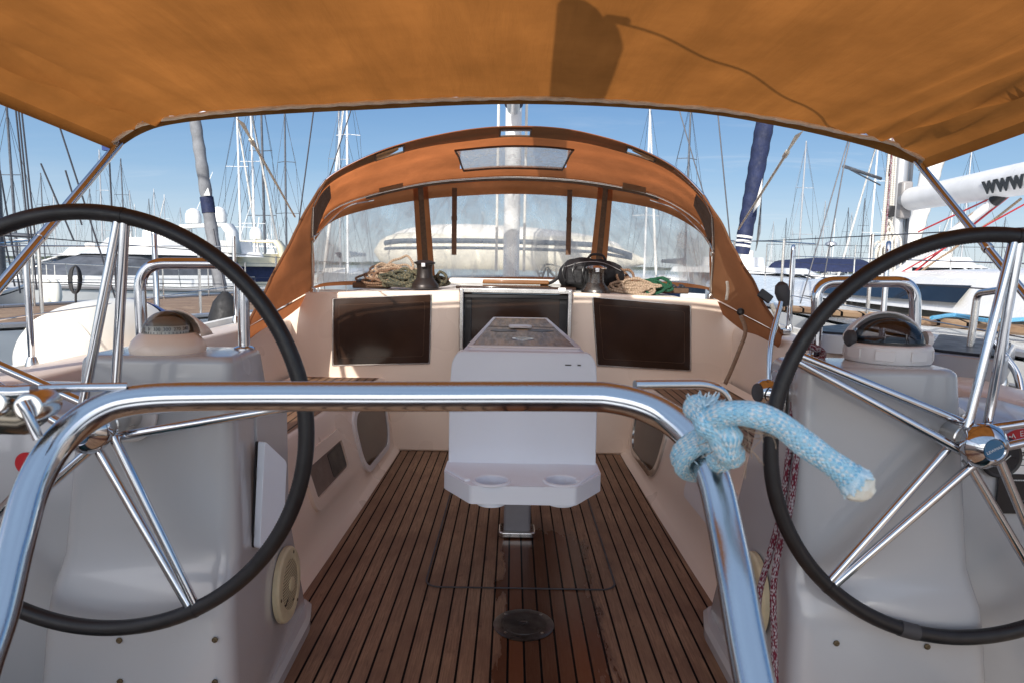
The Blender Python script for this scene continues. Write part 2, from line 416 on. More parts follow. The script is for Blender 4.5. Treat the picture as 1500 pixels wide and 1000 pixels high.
def circ(cx, cy, r, n=28): return [(cx + r * math.cos(2 * PI * k / n), cy + r * math.sin(2 * PI * k / n)) for k in range(n)]
def frame(o, xa, ya):
    xa = V(xa).normalized(); ya = V(ya); ya = (ya - xa * ya.dot(xa)).normalized(); za = xa.cross(ya)
    return Matrix.Translation(V(o)) @ Matrix((xa, ya, za)).transposed().to_4x4()
def rot_to(d):
    return V(d).to_track_quat('Z', 'Y').to_matrix().to_4x4()
# ================================================================== our boat: fixed moulding
HB = 1.625
def struct(o): o['kind'] = 'structure'; return o
# sole
mb = MB(); mb.grid(lambda u, v: V((-.95 + 1.9 * u, -.4 + 5.0 * v, 0)), 2, 8); struct(mb.build('cockpit_sole', teak_sole))
# stations of the bench front: (Y, bottom X, top X)
ST = [(-.4, .83, 1.0), (1.0, .83, 1.0), (2.0, .82, .985), (2.9, .80, .95), (3.5, .79, .925), (4.0, .785, .875), (4.3, .78, .855), (4.5, .78, .84)]
def bx(Y, k):
    for i in range(len(ST) - 1):
        if ST[i][0] <= Y <= ST[i + 1][0]:
            t = (Y - ST[i][0]) / (ST[i + 1][0] - ST[i][0]); t = t * t * (3 - 2 * t) * .4 + t * .6; return ST[i][k] * (1 - t) + ST[i + 1][k] * t
    return ST[-1][k]
SEAT = .50
def bench_pt(s, Y, z): # on the sloping bench front
    t = z / SEAT; return V((s * (bx(Y, 1) * (1 - t) + bx(Y, 2) * t), Y, z))
for s in (-1, 1):
    b = struct(bpy.data.objects.new('cockpit_bench', None)); COL.objects.link(b)
    mb = MB()
    ys = [2.12 + 2.38 * i / 60 for i in range(61)]
    prof = []
    rings = []
    for Y in ys:
        x0, x1 = bx(Y, 1), bx(Y, 2)
        pr = [(x0 - .035, .001), (x0 - .030, .012), (x0 - .005, .022), (x0 + .002, .035)]
        for t in (.12, .25, .4, .55, .7, .85, .93): pr.append((x0 + (x1 - x0) * t + .002, SEAT * t))
        pr += [(x1 + .006, SEAT - .012), (x1 + .012, SEAT), (x1 + .028, SEAT + .001), (x1 + .032, SEAT - .006), (1.36, SEAT - .006), (1.39, SEAT), (1.42, SEAT + .02)]
        rings.append([V((s * x, Y, z)) for x, z in pr])
    # cut recess + door openings out of the front by skipping faces is coarse: they are separate inset parts
    mb.loft(rings, closed=False, caps=False); mb.build('bench_moulding', gel, b, angle=60)
    mb = MB(); mb.grid(lambda u, v: V((s * ((bx(2.16 + 2.3 * v, 2) + .030) * (1 - u) + 1.365 * u), 2.16 + 2.3 * v, SEAT + .003)), 4, 50)
    mb.build('bench_seat', teak_seat, b)
    # inspection door near the bulkhead
    def on_front(Y, z, off=.006):
        p = bench_pt(s, Y, z); q = bench_pt(s, Y, z + .05); r = bench_pt(s, Y + .05, z); nrm = (q - p).cross(r - p).normalized()
        if nrm.x * s > 0: nrm = -nrm
        return p + nrm * off
    def patch(name, y0, y1, z0, z1, r, mat, off, th, hole=None, par=b):
        pts = rrect(y0, y1, z0, z1, r, 6)
        mbb = MB(); cen = ((y0 + y1) / 2, (z0 + z1) / 2); n = len(pts)
        rings2 = []
        if hole:
            hp = rrect(*hole, 6) if len(hole) == 5 else hole
            ra = [on_front(a, c, off - th) for a, c in pts]; rb = [on_front(a, c, off) for a, c in pts]
            rc = [on_front(a, c, off) for a, c in hp]; rd = [on_front(a, c, off - th) for a, c in hp]
            mbb.loft([ra, rb, rc, rd], closed=True, caps=False)
        else:
            ra = [on_front(a, c, off - th) for a, c in pts]; rb = [on_front(a, c, off) for a, c in pts]
            rc = [on_front(cen[0] + (a - cen[0]) * .5, cen[1] + (c - cen[1]) * .5, off) for a, c in pts]
            mbb.loft([ra, rb, rc], closed=True, caps=True)
        return mbb.build(name, mat, par, angle=50)
    patch('inspection_door', 3.72, 4.36, .10, .41, .11, pexi if s < 0 else pexi, .006, .01)
    patch('door_frame', 3.69, 4.39, .07, .44, .125, gel2 if s < 0 else chrome2, .012, .014, hole=(3.72, 4.36, .10, .41, .11))
    if s < 0:
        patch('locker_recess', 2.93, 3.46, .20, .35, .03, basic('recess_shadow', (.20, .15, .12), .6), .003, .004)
        patch('recess_frame', 2.88, 3.52, .155, .40, .06, gel, .014, .016, hole=(2.94, 3.45, .205, .345, .02))
        patch('locker_gap', 3.22, 3.44, .215, .33, .015, black, .0055, .003)
    else:
        patch('locker_recess', 2.3, 3.2, .17, .36, .05, gel2, .010, .012)
    # coaming
    mb = MB(); rings = []
    NY = 48
    for i in range(NY + 1):
        Y = -.4 + 5.0 * i / NY
        e = max(0, min(1, (Y - 3.7) / .8)); e = e * e * (3 - 2 * e)
        wob = .0
        xi = 1.43 + .02 * e; xt = 1.52 - .05 * e; zt = .872 + .0 * e
        pr = [(xi - .01, .0), (xi, SEAT + .018), (xi + .01, SEAT + .09), (xt - .012, zt - .06), (xt - .004, zt - .014), (xt + .002, zt - .004), (xt + .010, zt + .002), (xt + .11, zt + .016), (xt + .122, zt + .012), (xt + .130, zt + .0), (xt + .19, .79), (xt + .22, .775)]
        rings.append([V((s * x, Y, z)) for x, z in pr])
    mb.loft(rings, closed=False, caps=False); struct(mb.build('coaming', gel, angle=50))
    # side deck + toe rail + hull side
    mb = MB()
    def hx(Y): return 2.08 if Y < 4 else 2.08 - .012 * (Y - 4) ** 2 * 1.6
    rings = []
    for i in range(41):
        Y = -1.2 + 11.5 * i / 40; h = max(.12, hx(Y)); sh = .775 + .02 * max(0, Y - 3)
        inn = min(1.74, h - .1)
        rings.append([V((s * inn, Y, sh + .002)), V((s * (h - .07), Y, sh)), V((s * (h - .065), Y, sh + .035)), V((s * (h - .02), Y, sh + .035)), V((s * h, Y, sh)), V((s * (h + .01), Y, sh - .1)), V((s * (h - .05), Y, 0)), V((s * (h - .25), Y, WATER - .1))])
    mb.loft(rings, closed=False, caps=False); struct(mb.build('side_deck', nonskid, angle=40))
# aft platform behind the photographer, between the helms
mb = MB(); mb.box((0, -.95, .2), (3.3, 1.1, .40)); struct(mb.build('aft_deck', nonskid, bevel=.03))
# helm consoles blocks outboard of each pedestal
for s in (-1, 1):
    mb = MB(); pts = rquad([(1.0, 1.64), (1.55, 1.64), (1.55, 2.15), (1.02, 2.15)], .03)
    rings = [[V((s * x, y, z)) for x, y in pts] for z in (0, .3, .6, .84)]
    rings.append([V((s * (x + (.02 if x < 1.2 else 0)), y + (.02 if y < 1.8 else -.02), .865)) for x, y in pts])
    mb.loft(rings); struct(mb.build('helm_console', gelp, angle=50))
# ------------------------------------------------------------------ bulkhead and cabin
BY = 4.5
bk = struct(bpy.data.objects.new('cockpit_bulkhead', None)); COL.objects.link(bk)
CO = (-.345, .385)      # companionway opening
DT = 1.085
def top_z(x): return DT - .03 * (x / 1.3) ** 2
outl = [(-1.62, .45), (-1.62, .86), (-1.50, .90), (-1.44, 1.03), (-1.38, top_z(1.38)), (-1.0, top_z(1.0)), (CO[0], DT), (CO[0], .30), (CO[1], .30), (CO[1], DT), (1.0, top_z(1.0)), (1.40, top_z(1.40)), (1.48, 1.01), (1.52, .90), (1.62, .86), (1.62, .45), (.95, .0), (-.95, .0)]
Mb = frame((0, BY + .05, 0), (1, 0, 0), (0, 0, 1))   # normal is -Y
mb = MB(); mb.prism(outl, .05, Mb); mb.build('bulkhead_moulding', gel, bk, bevel=.014, seg=3)
def facepanel(name, pts, off, th, mat, par, r=.012, Y=BY, bev=.004):
    q = [(P(px, py, Y - off)) for px, py in pts]; q2 = [(v.x, v.z) for v in q]
    q2 = q2[::-1] if sum((q2[i - 1][0] * q2[i][1] - q2[i][0] * q2[i - 1][1]) for i in range(len(q2))) < 0 else q2
    m = MB(); m.prism(rquad(q2, r), th, frame((0, Y - off + th, 0), (1, 0, 0), (0, 0, 1))); return m.build(name, mat, par, bevel=bev)
for pts, lab in (([(488, 438), (631, 432), (628, 531), (488, 534)], 'smoked locker panel left of the companionway'), ([(869, 436), (1011, 448), (1011, 542), (876, 534)], 'smoked locker panel right of the companionway')):
    facepanel('gasket', [(pts[0][0] - 2, pts[0][1] - 1), (pts[1][0] + 2, pts[1][1] - 1), (pts[2][0] + 2, pts[2][1] + 2), (pts[3][0] - 2, pts[3][1] + 2)], .006, .006, chrome2, bk)
    o = facepanel('instrument_panel', pts, .012, .006, pexi, bk); o['label'] = lab
    # routed line near the edge
    cx = sum(p[0] for p in pts) / 4; cy = sum(p[1] for p in pts) / 4
    ins = [P(cx + (p[0] - cx) * .88, cy + (p[1] - cy) * .80, BY - .0125) for p in pts]
    mb = MB(); mb.tube(fillet([ins[0], ins[1], ins[2], ins[3], ins[0]], .02), .0007, 6); mb.build('panel_groove', webb, bk)
# companionway
ow = struct(bpy.data.objects.new('companionway', None)); COL.objects.link(ow)
mb = MB(); mb.box((CO[0] + .012, BY - .008, .70), (.024, .10, .79)); mb.box((CO[1] - .012, BY - .008, .70), (.024, .10, .79)); mb.box((.02, BY, .32), (.70, .09, .03)); mb.build('door_frame', chrome2, ow, bevel=.004)
mb = MB(); mb.box((CO[0] + .05, BY + .03, .70), (.05, .04, .76)); mb.box((CO[1] - .05, BY + .03, .70), (.05, .04, .76)); mb.build('door_channel', black, ow, bevel=.004)
mb = MB(); mb.box((CO[0] + .085, BY + .04, .70), (.012, .03, .70)); mb.box((CO[1] - .085, BY + .04, .70), (.012, .03, .70)); mb.build('door_seal', bind, ow, bevel=.003)
mb = MB(); mb.box((.02, BY + .02, .70), (.60, .012, .70)); mb.build('washboard', pexi, ow)
mb = MB(); mb.box((.02, BY - .0, 1.052), (.72, .04, .03)); mb.build('washboard_rail', black, ow, bevel=.004)
mb = MB(); mb.box((.02, BY - .015, 1.088), (.74, .06, .034)); mb.build('hatch_lip', chrome2, ow, bevel=.006)
mb = MB(); mb.box((.02, BY + .3, 1.105), (.80, .52, .02)); mb.build('sliding_hatch', pexi, ow, bevel=.006)
mb = MB(); mb.box((.02, BY + .46, 1.135), (.48, .05, .03)); mb.build('hatch_handle', varn, ow, bevel=.008)
mb = MB(); mb.box((.32, BY - .04, 1.10), (.05, .03, .03)); mb.build('hatch_latch', whitep, ow, bevel=.006)
mb = MB(); mb.box((.02, BY + .66, 1.13), (1.0, .12, .05)); mb.build('hatch_garage_edge', whitep, ow, bevel=.02)
# cabin top
mb = MB()
def cab(u, v):
    x = -1.42 + 2.84 * u; y = BY + .06 + 4.6 * v; w = 1 - .34 * v * v
    e = abs(2 * u - 1); z = top_z(x) - .004 + .05 * v - (0 if e < .8 else (e - .8) * 1.6 * .9); return V((x * w, y, z))
mb.grid(cab, 40, 20); struct(mb.build('cabin_top', nonskid))
mb = MB(); mb.box((0, 5.4, 1.0), (2.9, 1.9, .001)); 
# ================================================================== sole fittings
pts = [PZ(x, y, .004) for x, y in ((622, 858), (903, 862))]
xa, xb, ya = pts[0].x, pts[1].x, pts[0].y
loop = rrect(xa, xb, ya, 4.0, .06, 8)
mb = MB(); o_ = rrect(xa - .004, xb + .004, ya - .004, 4.004, .064, 8); i_ = rrect(xa + .003, xb - .003, ya + .003, 3.997, .057, 8)
mb.prism(o_, .003, Matrix.Translation((0, 0, .002)), [i_]); t = mb.build('floor_hatch_seam', rubber); tag(t, 'thin black rounded seam outlining the hatch in the teak sole', 'hatch seam')
c = PZ(767, 915, .0); t = thing('deck_plate', 'round dark steel plate with four screws set in the teak sole', 'deck plate', c)
mb = MB(); mb.lathe([(.105, 0), (.107, .004), (.100, .007), (.078, .0075), (.077, .0065), (.074, .0065), (.073, .0078), (.016, .0082), (.014, .006)], c, seg=48)
plate_m = basic('worn_plate', (.12, .11, .10), .34, metal=.85, var=.45, vscale=22, bscale=120, bstr=.2)
mb.build('plate', plate_m, t, angle=25)
for k in range(4):
    a = PI / 4 + k * PI / 2; q = c + V((math.cos(a) * .088, math.sin(a) * .088, .0065)); mb = MB(); mb.lathe([(.006, 0), (.006, .0015), (.002, .0018)], q, seg=12); mb.build('screw', chrome2, t)
mb = MB(); mb.prism(circ(0, 0, .010, 6), .002, Matrix.Translation(c + V((0, 0, .0068)))); mb.build('key_socket', black, t)
# ================================================================== cockpit table
T0 = V((.045, 3.1, 0))
tb = thing('cockpit_table', 'white moulded cockpit table with dark wood top and a tray with two cup holders', 'table', T0)
zt = P(770, 513, 2.45).z
fw, rw, YF, YR = .248, .172, 2.45, 4.0
cx = .045
def sect(Y, w, top, bot, r=.05):
    return [(-w, bot), (-w, top - r), (-w + r * .3, top - r * .3), (-w + r, top), (w - r, top), (w - r * .3, top - r * .3), (w, top - r), (w, bot)]
mb = MB(); rings = []
for Y, dw, dz in ((YF + .055, -.004, -.004), (YF + .065, 0, 0), (YF + .5, -.02, 0), (YR - .02, rw - fw, 0), (YR, rw - fw - .01, -.01)):
    rings.append([V((cx + x, Y, z)) for x, z in sect(Y, fw + dw, zt + dz, .62 if Y > YF + .1 else .62)])
mb.loft(rings); mb.build('table_body', gelt, tb, bevel=.006)
# folded leaves either side
for s in (-1, 1):
    mb = MB(); mb.loft([[V((cx + s * (w + a), Y, z)) for a, z in ((.003, zt - .05), (.016, zt - .055), (.016, .60), (.003, .60))] for Y, w in ((YF + .05, fw - .004), (YR - .03, rw + .004))])
    mb.build('folding_leaf', gelt, tb, bevel=.005)
# aft panel and tray
zt_tray = .53
fp = [(-.272, zt_tray - .09), (-.27, zt - .16), (-.262, zt - .045), (-.240, zt - .006), (.240, zt - .006), (.262, zt - .045), (.27, zt - .16), (.272, zt_tray - .09), (.15, .44), (-.15, .44)]
mb = MB(); mb.prism(rquad(fp, .03, 4), .05, frame((cx, YF + .052, 0), (1, 0, 0), (0, 0, 1))); mb.build('aft_panel', gelt, tb, bevel=.0035, seg=2)
tray = [(-.277, YF + .03), (-.277, 2.34), (-.175, 2.185), (.175, 2.185), (.277, 2.34), (.277, YF + .03)]
tray = rquad([(x + cx, y) for x, y in tray][::-1], .012, 3)
tc = [PZ(720, 704, zt_tray), PZ(823, 704, zt_tray)]
mb = MB(); mb.prism(tray, .062, Matrix.Translation((0, 0, zt_tray - .062)), [circ(q.x, q.y, .052) for q in tc]); mb.build('tray', gelt, tb, bevel=.009, seg=3)
for q in tc:
    mb = MB(); mb.lathe([(.050, -.075), (.0515, -.004), (.052, .002), (.056, .006), (.063, .005), (.066, .0005), (.064, -.002)], q, seg=40, close=False); mb.lathe([(.0505, -.0745), (.001, -.076)], q, seg=40, close=False); mb.build('cup_holder', gelt, tb)
for s in (-1, 1): # raised lip along the cut corners
    mb = MB(); a = V((cx + s * .262, 2.36, zt_tray)); b = V((cx + s * .185, 2.235, zt_tray)); d = (b - a); m = (a + b) / 2
    mb.box(m + V((0, 0, .002)), (d.length, .022, .012), Matrix.Rotation(math.atan2(d.y, d.x), 4, 'Z')); mb.build('tray_lip', gelt, tb, bevel=.005, seg=3)
# wood top
woodtop = basic('smoky_wood', (.34, .21, .10), .36, var=.5, vscale=5, coat=.0, spec=.35, bstr=.02, stretch=(8, .8, 1), dark=(.06, .035, .02))
def tw(Y): return fw + (rw - fw) * ((Y - YF) / (YR - YF))
mb = MB(); 
top = [(cx - tw(YF + .1) + .05, YF + .09), (cx + tw(YF + .1) - .05, YF + .09), (cx + tw(YR - .1) - .035, YR - .08), (cx - tw(YR - .1) + .035, YR - .08)]
o2 = [(cx + (x - cx) * 1.10, y + (-.022 if i < 2 else .022)) for i, (x, y) in enumerate(top)]
mb.prism(rquad(o2, .02), .006, Matrix.Translation((0, 0, zt + .0005)), [rquad(top, .012)]); mb.build('top_trim', gel2, tb, bevel=.002)
mb = MB(); mb.prism(rquad(top, .012), .003, Matrix.Translation((0, 0, zt + .0005))); mb.build('table_top', woodtop, tb)
def disc(px, py, r0, r1, mat, name):
    q = PZ(px, py, zt + .004); m = MB(); m.lathe([(r1, 0), (r1, .004), (r0, .004), (r0, 0)], q, seg=32, close=False); m.build(name, mat, tb)
disc(766, 497, .030, .045, chrome, 'lamp_ring')
for px in (738, 792): q = PZ(px, 484.5, zt + .0042); m = MB(); m.lathe([(.062, 0), (.062, .0008)], q, seg=32); m.build('cup_recess', black, tb)
q = PZ(762, 480, zt + .008); mb = MB(); mb.prism(rrect(-.055, .055, -.04, .04, .03), .012, Matrix.Translation(q)); mb.build('top_latch', gel2, tb, bevel=.003)
mb = MB(); mb.tube([V((cx - .19, YF + .9, zt + .0042)), V((cx + .19, YF + .9, zt + .0042))], .0015, 6); mb.build('top_seam', black, tb)
pc = PZ(757, 785, 0); pc.x = PZ(757, 785, 0).x
mb = MB(); mb.prism(rrect(-.062, .062, -.035, .035, .014), .6, Matrix.Translation(V((pc.x, pc.y + .03, .03)))); mb.build('post', postm, tb, bevel=.002)
mb = MB(); mb.prism(rrect(-.085, .085, -.06, .06, .02), .028, Matrix.Translation(V((pc.x, pc.y + .03, .003)))); mb.build('post_foot', chrome2, tb, bevel=.006, seg=3)
for px in (678, 850): q = P(px, 750, 2.6); mb = MB(); mb.box(V((q.x, 2.6, .46)), (.02, .04, .05)); mb.build('leaf_bracket', black, tb, bevel=.003)
# small scuffed marking at the top right corner of the table front
mb = MB(); 
for k, w in ((0, .022), (.04, .012)): mb.box(V((.205 + k + .0, YF - .001, zt - .05)), (w, .003, .004))
mb.build('scuffed_marking', textd, tb)
# ================================================================== helm pedestals
def pedestal(s, label):
    x_in = .655; x_out = 1.02 if s < 0 else 1.06
    if s > 0: x_in = .68
    ya = 1.58
    root = thing('helm_pedestal', label, 'pedestal', (s * .85, 1.8, 0))
    mb = MB(); rings = []
    def ringz(z, d):
        t = z / 1.03; fore = 2.36 * (1 - t) + 1.80 * t; xi_f = (.725 * (1 - t) + (x_in + .008) * t); out = (x_out + .14 * (1 - t))
        kk = max(0, min(1, (.55 - z) / .12)); kk = kk * kk * (3 - 2 * kk)
        ay = ya - .05 * kk - .0
        q = [(x_in + d, ay + d), (out - d, ay + d), (out - d, fore - d), (xi_f + d, fore - d)]
        return [V((s * x, y, z)) for x, y in rquad(q, [.035 + .03 * (1 - t), .05, .05, .035], 8)]
    for z in (0, .1, .25, .40, .46, .50, .54, .60, .75, .9, 1.008): rings.append(ringz(z, 0))
    for k in range(1, 7):
        a = k / 6 * PI / 2; rings.append(ringz(1.008 + .018 * math.sin(a), .018 * (1 - math.cos(a))))
    mb.loft(rings); mb.build('pedestal_body', gelp, root, angle=60)
    # foot flange
    mb = MB(); q = rquad([(x_in + .05, 1.45), (x_in - .0, 1.45), (.675, 2.22), (.71, 2.36), (.80, 2.36)][::-1], .03, 6)
    rings = [[V((s * x, y, z)) for x, y in q] for z in (0, .03)]; rings.append([V((s * (x + .012), y - .008, .045)) for x, y in q])
    mb.loft(rings); mb.build('foot_flange', gelp, root)
    return root
pl = pedestal(-1, 'white helm pedestal carrying the small compass with numbered card, behind the left wheel')
pr_ = pedestal(1, 'white helm pedestal with chrome throttle on its side, behind the right wheel')
# screws on the aft faces
for root, pts in ((pl, [(175, 937), (315, 936), (176, 997), (315, 998)]), (pr_, [(1225, 941), (1358, 946)])):
    for px, py in pts:
        q = P(px, py, 1.528); mb = MB(); mb.lathe([(.007, 0), (.007, .003), (.004, .004), (.002, .0025)], q, (0, -1, 0), 14); mb.build('screw', basic('rusty_screw', (.12, .09, .05), .5, metal=.5) if 'rusty_screw' not in MATS else MATS['rusty_screw'], root)
# engine speakers
def grille_mat():
    m, n, o = nt('speaker_grille'); p = N(n, 'ShaderNodeBsdfPrincipled', i_Roughness=.5)
    tc_ = n.nodes.new('ShaderNodeTexCoord'); sp = n.nodes.new('ShaderNodeSeparateXYZ'); n.links.new(tc_.outputs['Object'], sp.inputs[0])
    def cell(a, off): return math_(n, 'SUBTRACT', math_(n, 'MODULO', math_(n, 'ADD', a, 10 + off), .0085), .00425)
    y = cell(sp.outputs[1], 0); z = cell(sp.outputs[2], 0)
    d = math_(n, 'SQRT', math_(n, 'ADD', math_(n, 'MULTIPLY', y, y), math_(n, 'MULTIPLY', z, z)))
    hole = math_(n, 'LESS_THAN', d, .0029)
    c = mixc(n, hole, (.60, .53, .34), (.012, .01, .008)); n.links.new(c, p.inputs['Base Color']); n.links.new(p.outputs[0], o.inputs[0]); return m
grm = grille_mat()
for s, label in ((-1, 'yellowed round speaker grille on the left pedestal side'), (1, 'yellowed round speaker grille half hidden by the red flecked rope')):
    c = V((-.688, 1.99, .275)) if s < 0 else V((.690, 1.80, .365))
    ax = V((-s, .02, .03)).normalized(); c = c + ax * .014
    r = thing('speaker', label, 'speaker', c)
    mb = MB(); mb.lathe([(.112, -.008), (.112, .004), (.106, .010), (.080, .013), (.074, .010)], c, ax, 48, close=False); mb.build('bezel', speak, r)
    mb = MB(); mb.lathe([(.076, .010), (.05, .013), (.0, .014)], c, ax, 48, close=False); mb.build('grille', grm, r)
    mb = MB(); mb.lathe([(.022, .0125), (.022, .017), (.018, .018), (.0, .018)], c, ax, 32, close=False); mb.build('tweeter', speak, r)
    for k in range(3):
        a = k * 2 * PI / 3 + .6; u = V((0, 1, 0)).cross(ax).normalized(); w = ax.cross(u); q = c + ax * .012 + (u * math.cos(a) + w * math.sin(a)) * .094
        mb = MB(); mb.lathe([(.005, 0), (.005, .001)], q, ax, 10); mb.build('screw', MATS['rusty_screw'], r)
    # moulded slot and S shaped rib on the grille face
    mb = MB(); mb.box(c + ax * .0135 + V((0, -.045, -.035)), (.003, .030, .006), Matrix.Rotation(.5, 4, 'X')); mb.box(c + ax * .0135 + V((0, .012, -.055)), (.003, .010, .005)); mb.build('slot', black, r)
# open access flap on the inner side of the left pedestal
q = [P(378, 643, 1.70), P(411, 674, 1.80), P(407, 783, 1.80), P(371, 803, 1.70)]
t = thing('access_cover', 'white access cover standing proud of the left pedestal side', 'cover', q[3])
ya_ = (q[0] - q[3]).normalized(); xa_ = (q[1] - q[0]); xa_ = (xa_ - ya_ * xa_.dot(ya_)).normalized(); o_ = q[3]
fl = rquad([((v - o_).dot(xa_), (v - o_).dot(ya_)) for v in q][::-1], .014)
Mc = frame(o_, xa_, ya_); zc = xa_.cross(ya_)
if zc.y > 0: Mc = frame(o_, xa_, ya_)
sgn = -1 if zc.y < 0 else 1
mb = MB(); mb.prism(fl, .020, Mc @ Matrix.Translation((0, 0, 0 if sgn < 0 else -.020))); mb.build('cover', gelt, t, bevel=.005, seg=3)
mb = MB(); mb.prism(fl, .004, Mc @ Matrix.Scale(1.0, 4) @ Matrix.Translation((-.003, 0, -.006 if sgn < 0 else .004))); mb.build('gasket', black, t)
for zz in (.03, .185):
    mb = MB(); p_ = o_ + xa_ * .010 + ya_ * zz - sgn * zc * 0 + V((0, -.0205 if sgn < 0 else -.001, 0)); mb.box(p_ + ya_ * .02, (.002, .003, .03)); mb.build('hinge_slot', black, t)
mb = MB(); mb.prism(rrect(1.74, 1.98, .50, .86, .02), .012, frame((-.672, 0, 0), (0, 1, 0), (0, 0, 1))); mb.build('cover_base', gelp, t, bevel=.003)
# ================================================================== wheels
def wheel(c, R, rad, ang0, label, ped_y, cap=True, tape=None):
    root = thing('steering_wheel', label, 'wheel', c)
    def pt(a, r, y=0): return c + V((math.cos(a) * r, y, math.sin(a) * r))
    mb = MB(); mb.tube([pt(2 * PI * k / 160, R) for k in range(160)], rad, 20, closed=True); mb.build('rim', leather, root)
    mb = MB() # stitched seam on the inner side of the rim
    for k in range(420):
        a = 2 * PI * k / 420; p = pt(a, R - rad * .97, -rad * .32); q = pt(a + .006, R - rad * .97, -rad * .20); mb.tube([p, q], .0009, 4, caps=False)
    mb.build('stitching', black, root)
    for k in range(5):
        a = math.radians(ang0 + 72 * k); ta = V((-math.sin(a), 0, math.cos(a)))
        for j in (-1, 1):
            st = pt(a, .034, -.004 if j > 0 else .016) + ta * (.029 * j); en = pt(a, R - rad * .6) + ta * (.007 * j)
            mb = MB(); mb.tube([st, st.lerp(en, .5), en], [.0102, .0102, .0098], 16); mb.build('spoke', chrome, root)
        mb = MB(); q = pt(a, R); tt = V((-math.sin(a), 0, math.cos(a))); mb.tube([q - tt * .004, q + tt * .004], rad * 1.05, 20); mb.build('spoke_collar', leather, root)
    if tape:
        aa = [math.radians(tape[0] + tape[1] * k / 8) for k in range(9)]
        mb = MB(); mb.tube([pt(x, R) for x in aa], rad * 1.07, 20); mb.build('tape_wrap', rubber, root)
    H = ped_y - c.y
    ax = (0, -1, 0); b0 = c + V((0, H, 0))
    mb = MB(); mb.lathe([(.066, 0), (.066, .008), (.060, .012), (.04, .012)], b0, ax, 40); fl = mb.build('flange', gel2, root)
    for k in range(4):
        a = PI / 4 + k * PI / 2; q = b0 + V((math.cos(a) * .053, -.012, math.sin(a) * .053)); mb = MB(); mb.lathe([(.0065, 0), (.006, .005), (.002, .006)], q, ax, 12); mb.build('bolt', chrome2, fl)
    mb = MB(); mb.lathe([(.036, 0), (.036, H - .055), (.040, H - .052), (.040, H - .02), (.037, H - .018), (.037, H + .006)], b0, ax, 40); mb.build('shaft', chrome2, root, angle=30)
    mb = MB(); mb.lathe([(.0385, H + .004), (.0385, H + .012)], b0, ax, 40); mb.build('seal_ring', black, root)
    mb = MB(); mb.lathe([(.038, H + .010), (.047, H + .014), (.0505, H + .02), (.0505, H + .032), (.048, H + .038), (.032, H + .056), (.025, H + .060), (.0225, H + .058)], b0, ax, 48); cp = mb.build('hub_cap', chrome, root, angle=30)
    mb = MB(); mb.lathe([(.0222, H + .055), (.0222, H + .0585), (.021, H + .0595), (.0, .0598 + H)], b0, ax, 40, close=False); mb.build('badge', bluecap, cp)
    return root, b0 - V((0, H + .0602, 0))
wl, bl = wheel(P(139, 625, 1.44), .456, .0170, 80.0, 'black leather steering wheel on the left, in front of the cream fender', 1.575)
wr, br = wheel(P(1430, 648, 1.50), .461, .0170, 84, 'black leather steering wheel on the right with blue hub badge and grey tape', 1.62, tape=(252.5, 5.5))
text('lettering', 'LEWMAR', .0092, Matrix.Translation(br) @ Matrix.Rotation(math.radians(-90), 4, 'X') @ Matrix.Rotation(PI, 4, 'X') if False else Matrix.Translation(br) @ Matrix.Rotation(math.radians(90), 4, 'X') @ Matrix.Rotation(math.radians(28), 4, 'Z'), textl, wr, .0002)
# ================================================================== instruments on the pedestals
# left compass
c = PZ(247, 517, 1.03); c.y = 1.68; c.x = P(247, 517, 1.68).x; c.z = 1.026
t = thing('compass', 'small dome compass in a white housing with 330 300 270 on its card', 'compass', c)
mb = MB(); rings = []
for r, h, k in ((.086, 0, 1), (.087, .012, 1), (.082, .026, .98), (.070, .040, .96), (.062, .046, .95)):
    rings.append([c + V((math.cos(a) * r * 1.0, math.sin(a) * r * k, h)) for a in [2 * PI * i / 48 for i in range(48)]])
mb.loft(rings); mb.build('housing', gel, t)
# hood behind the dome
mb = MB(); hood = []
for i in range(13):
    th = PI * i / 12
    hood.append([c + V((.012 * 1 + math.cos(th) * (.060 + .006), .012 + dy, .036 + math.sin(th) * rr)) for dy, rr in ((0.0, .066), (.03, .054), (.055, .036), (.065, .0))])
mb.loft(hood, closed=False, caps=False); mb.build('hood', gel, t, solid=.004)
mb = MB(); mb.lathe([(.0495, -.004), (.050, .022), (.047, .022)], c + V((0, 0, .043)), seg=40, close=False); 
cardm = basic('compass_card', (.75, .75, .70), .3, var=.1); mb.build('card', cardm, t)
def glass(name, col, f=.12):
    m, n, o = nt(name); T = N(n, 'ShaderNodeBsdfTransparent'); T.inputs[0].default_value = c4(col); G = N(n, 'ShaderNodeBsdfGlossy', i_Roughness=.03)
    lw = N(n, 'ShaderNodeLayerWeight', i_Blend=.2); M_ = N(n, 'ShaderNodeMixShader'); n.links.new(math_(n, 'ADD', math_(n, 'MULTIPLY', lw.outputs['Fresnel'], .8), f), M_.inputs[0])
    n.links.new(T.outputs[0], M_.inputs[1]); n.links.new(G.outputs[0], M_.inputs[2]); n.links.new(M_.outputs[0], o.inputs[0]); MATS[name] = m; return m
domeg = glass('compass_dome', (.80, .79, .76), .05); domes = glass('smoked_dome', (.50, .50, .52), .06)
mb = MB(); mb.lathe([(.059 * math.cos(a), .058 * math.sin(a)) for a in [PI / 2 * k / 14 for k in range(15)]], c + V((0, 0, .042)), seg=44, close=False); mb.build('dome', domeg, t)
mb = MB(); mb.lathe([(.044 * math.cos(a), .022 * math.sin(a)) for a in [PI / 2 * k / 10 for k in range(11)]], c + V((0, 0, .064)), seg=40, close=False); mb.build('card_top', basic('card_top', (.30, .27, .23), .35), t)
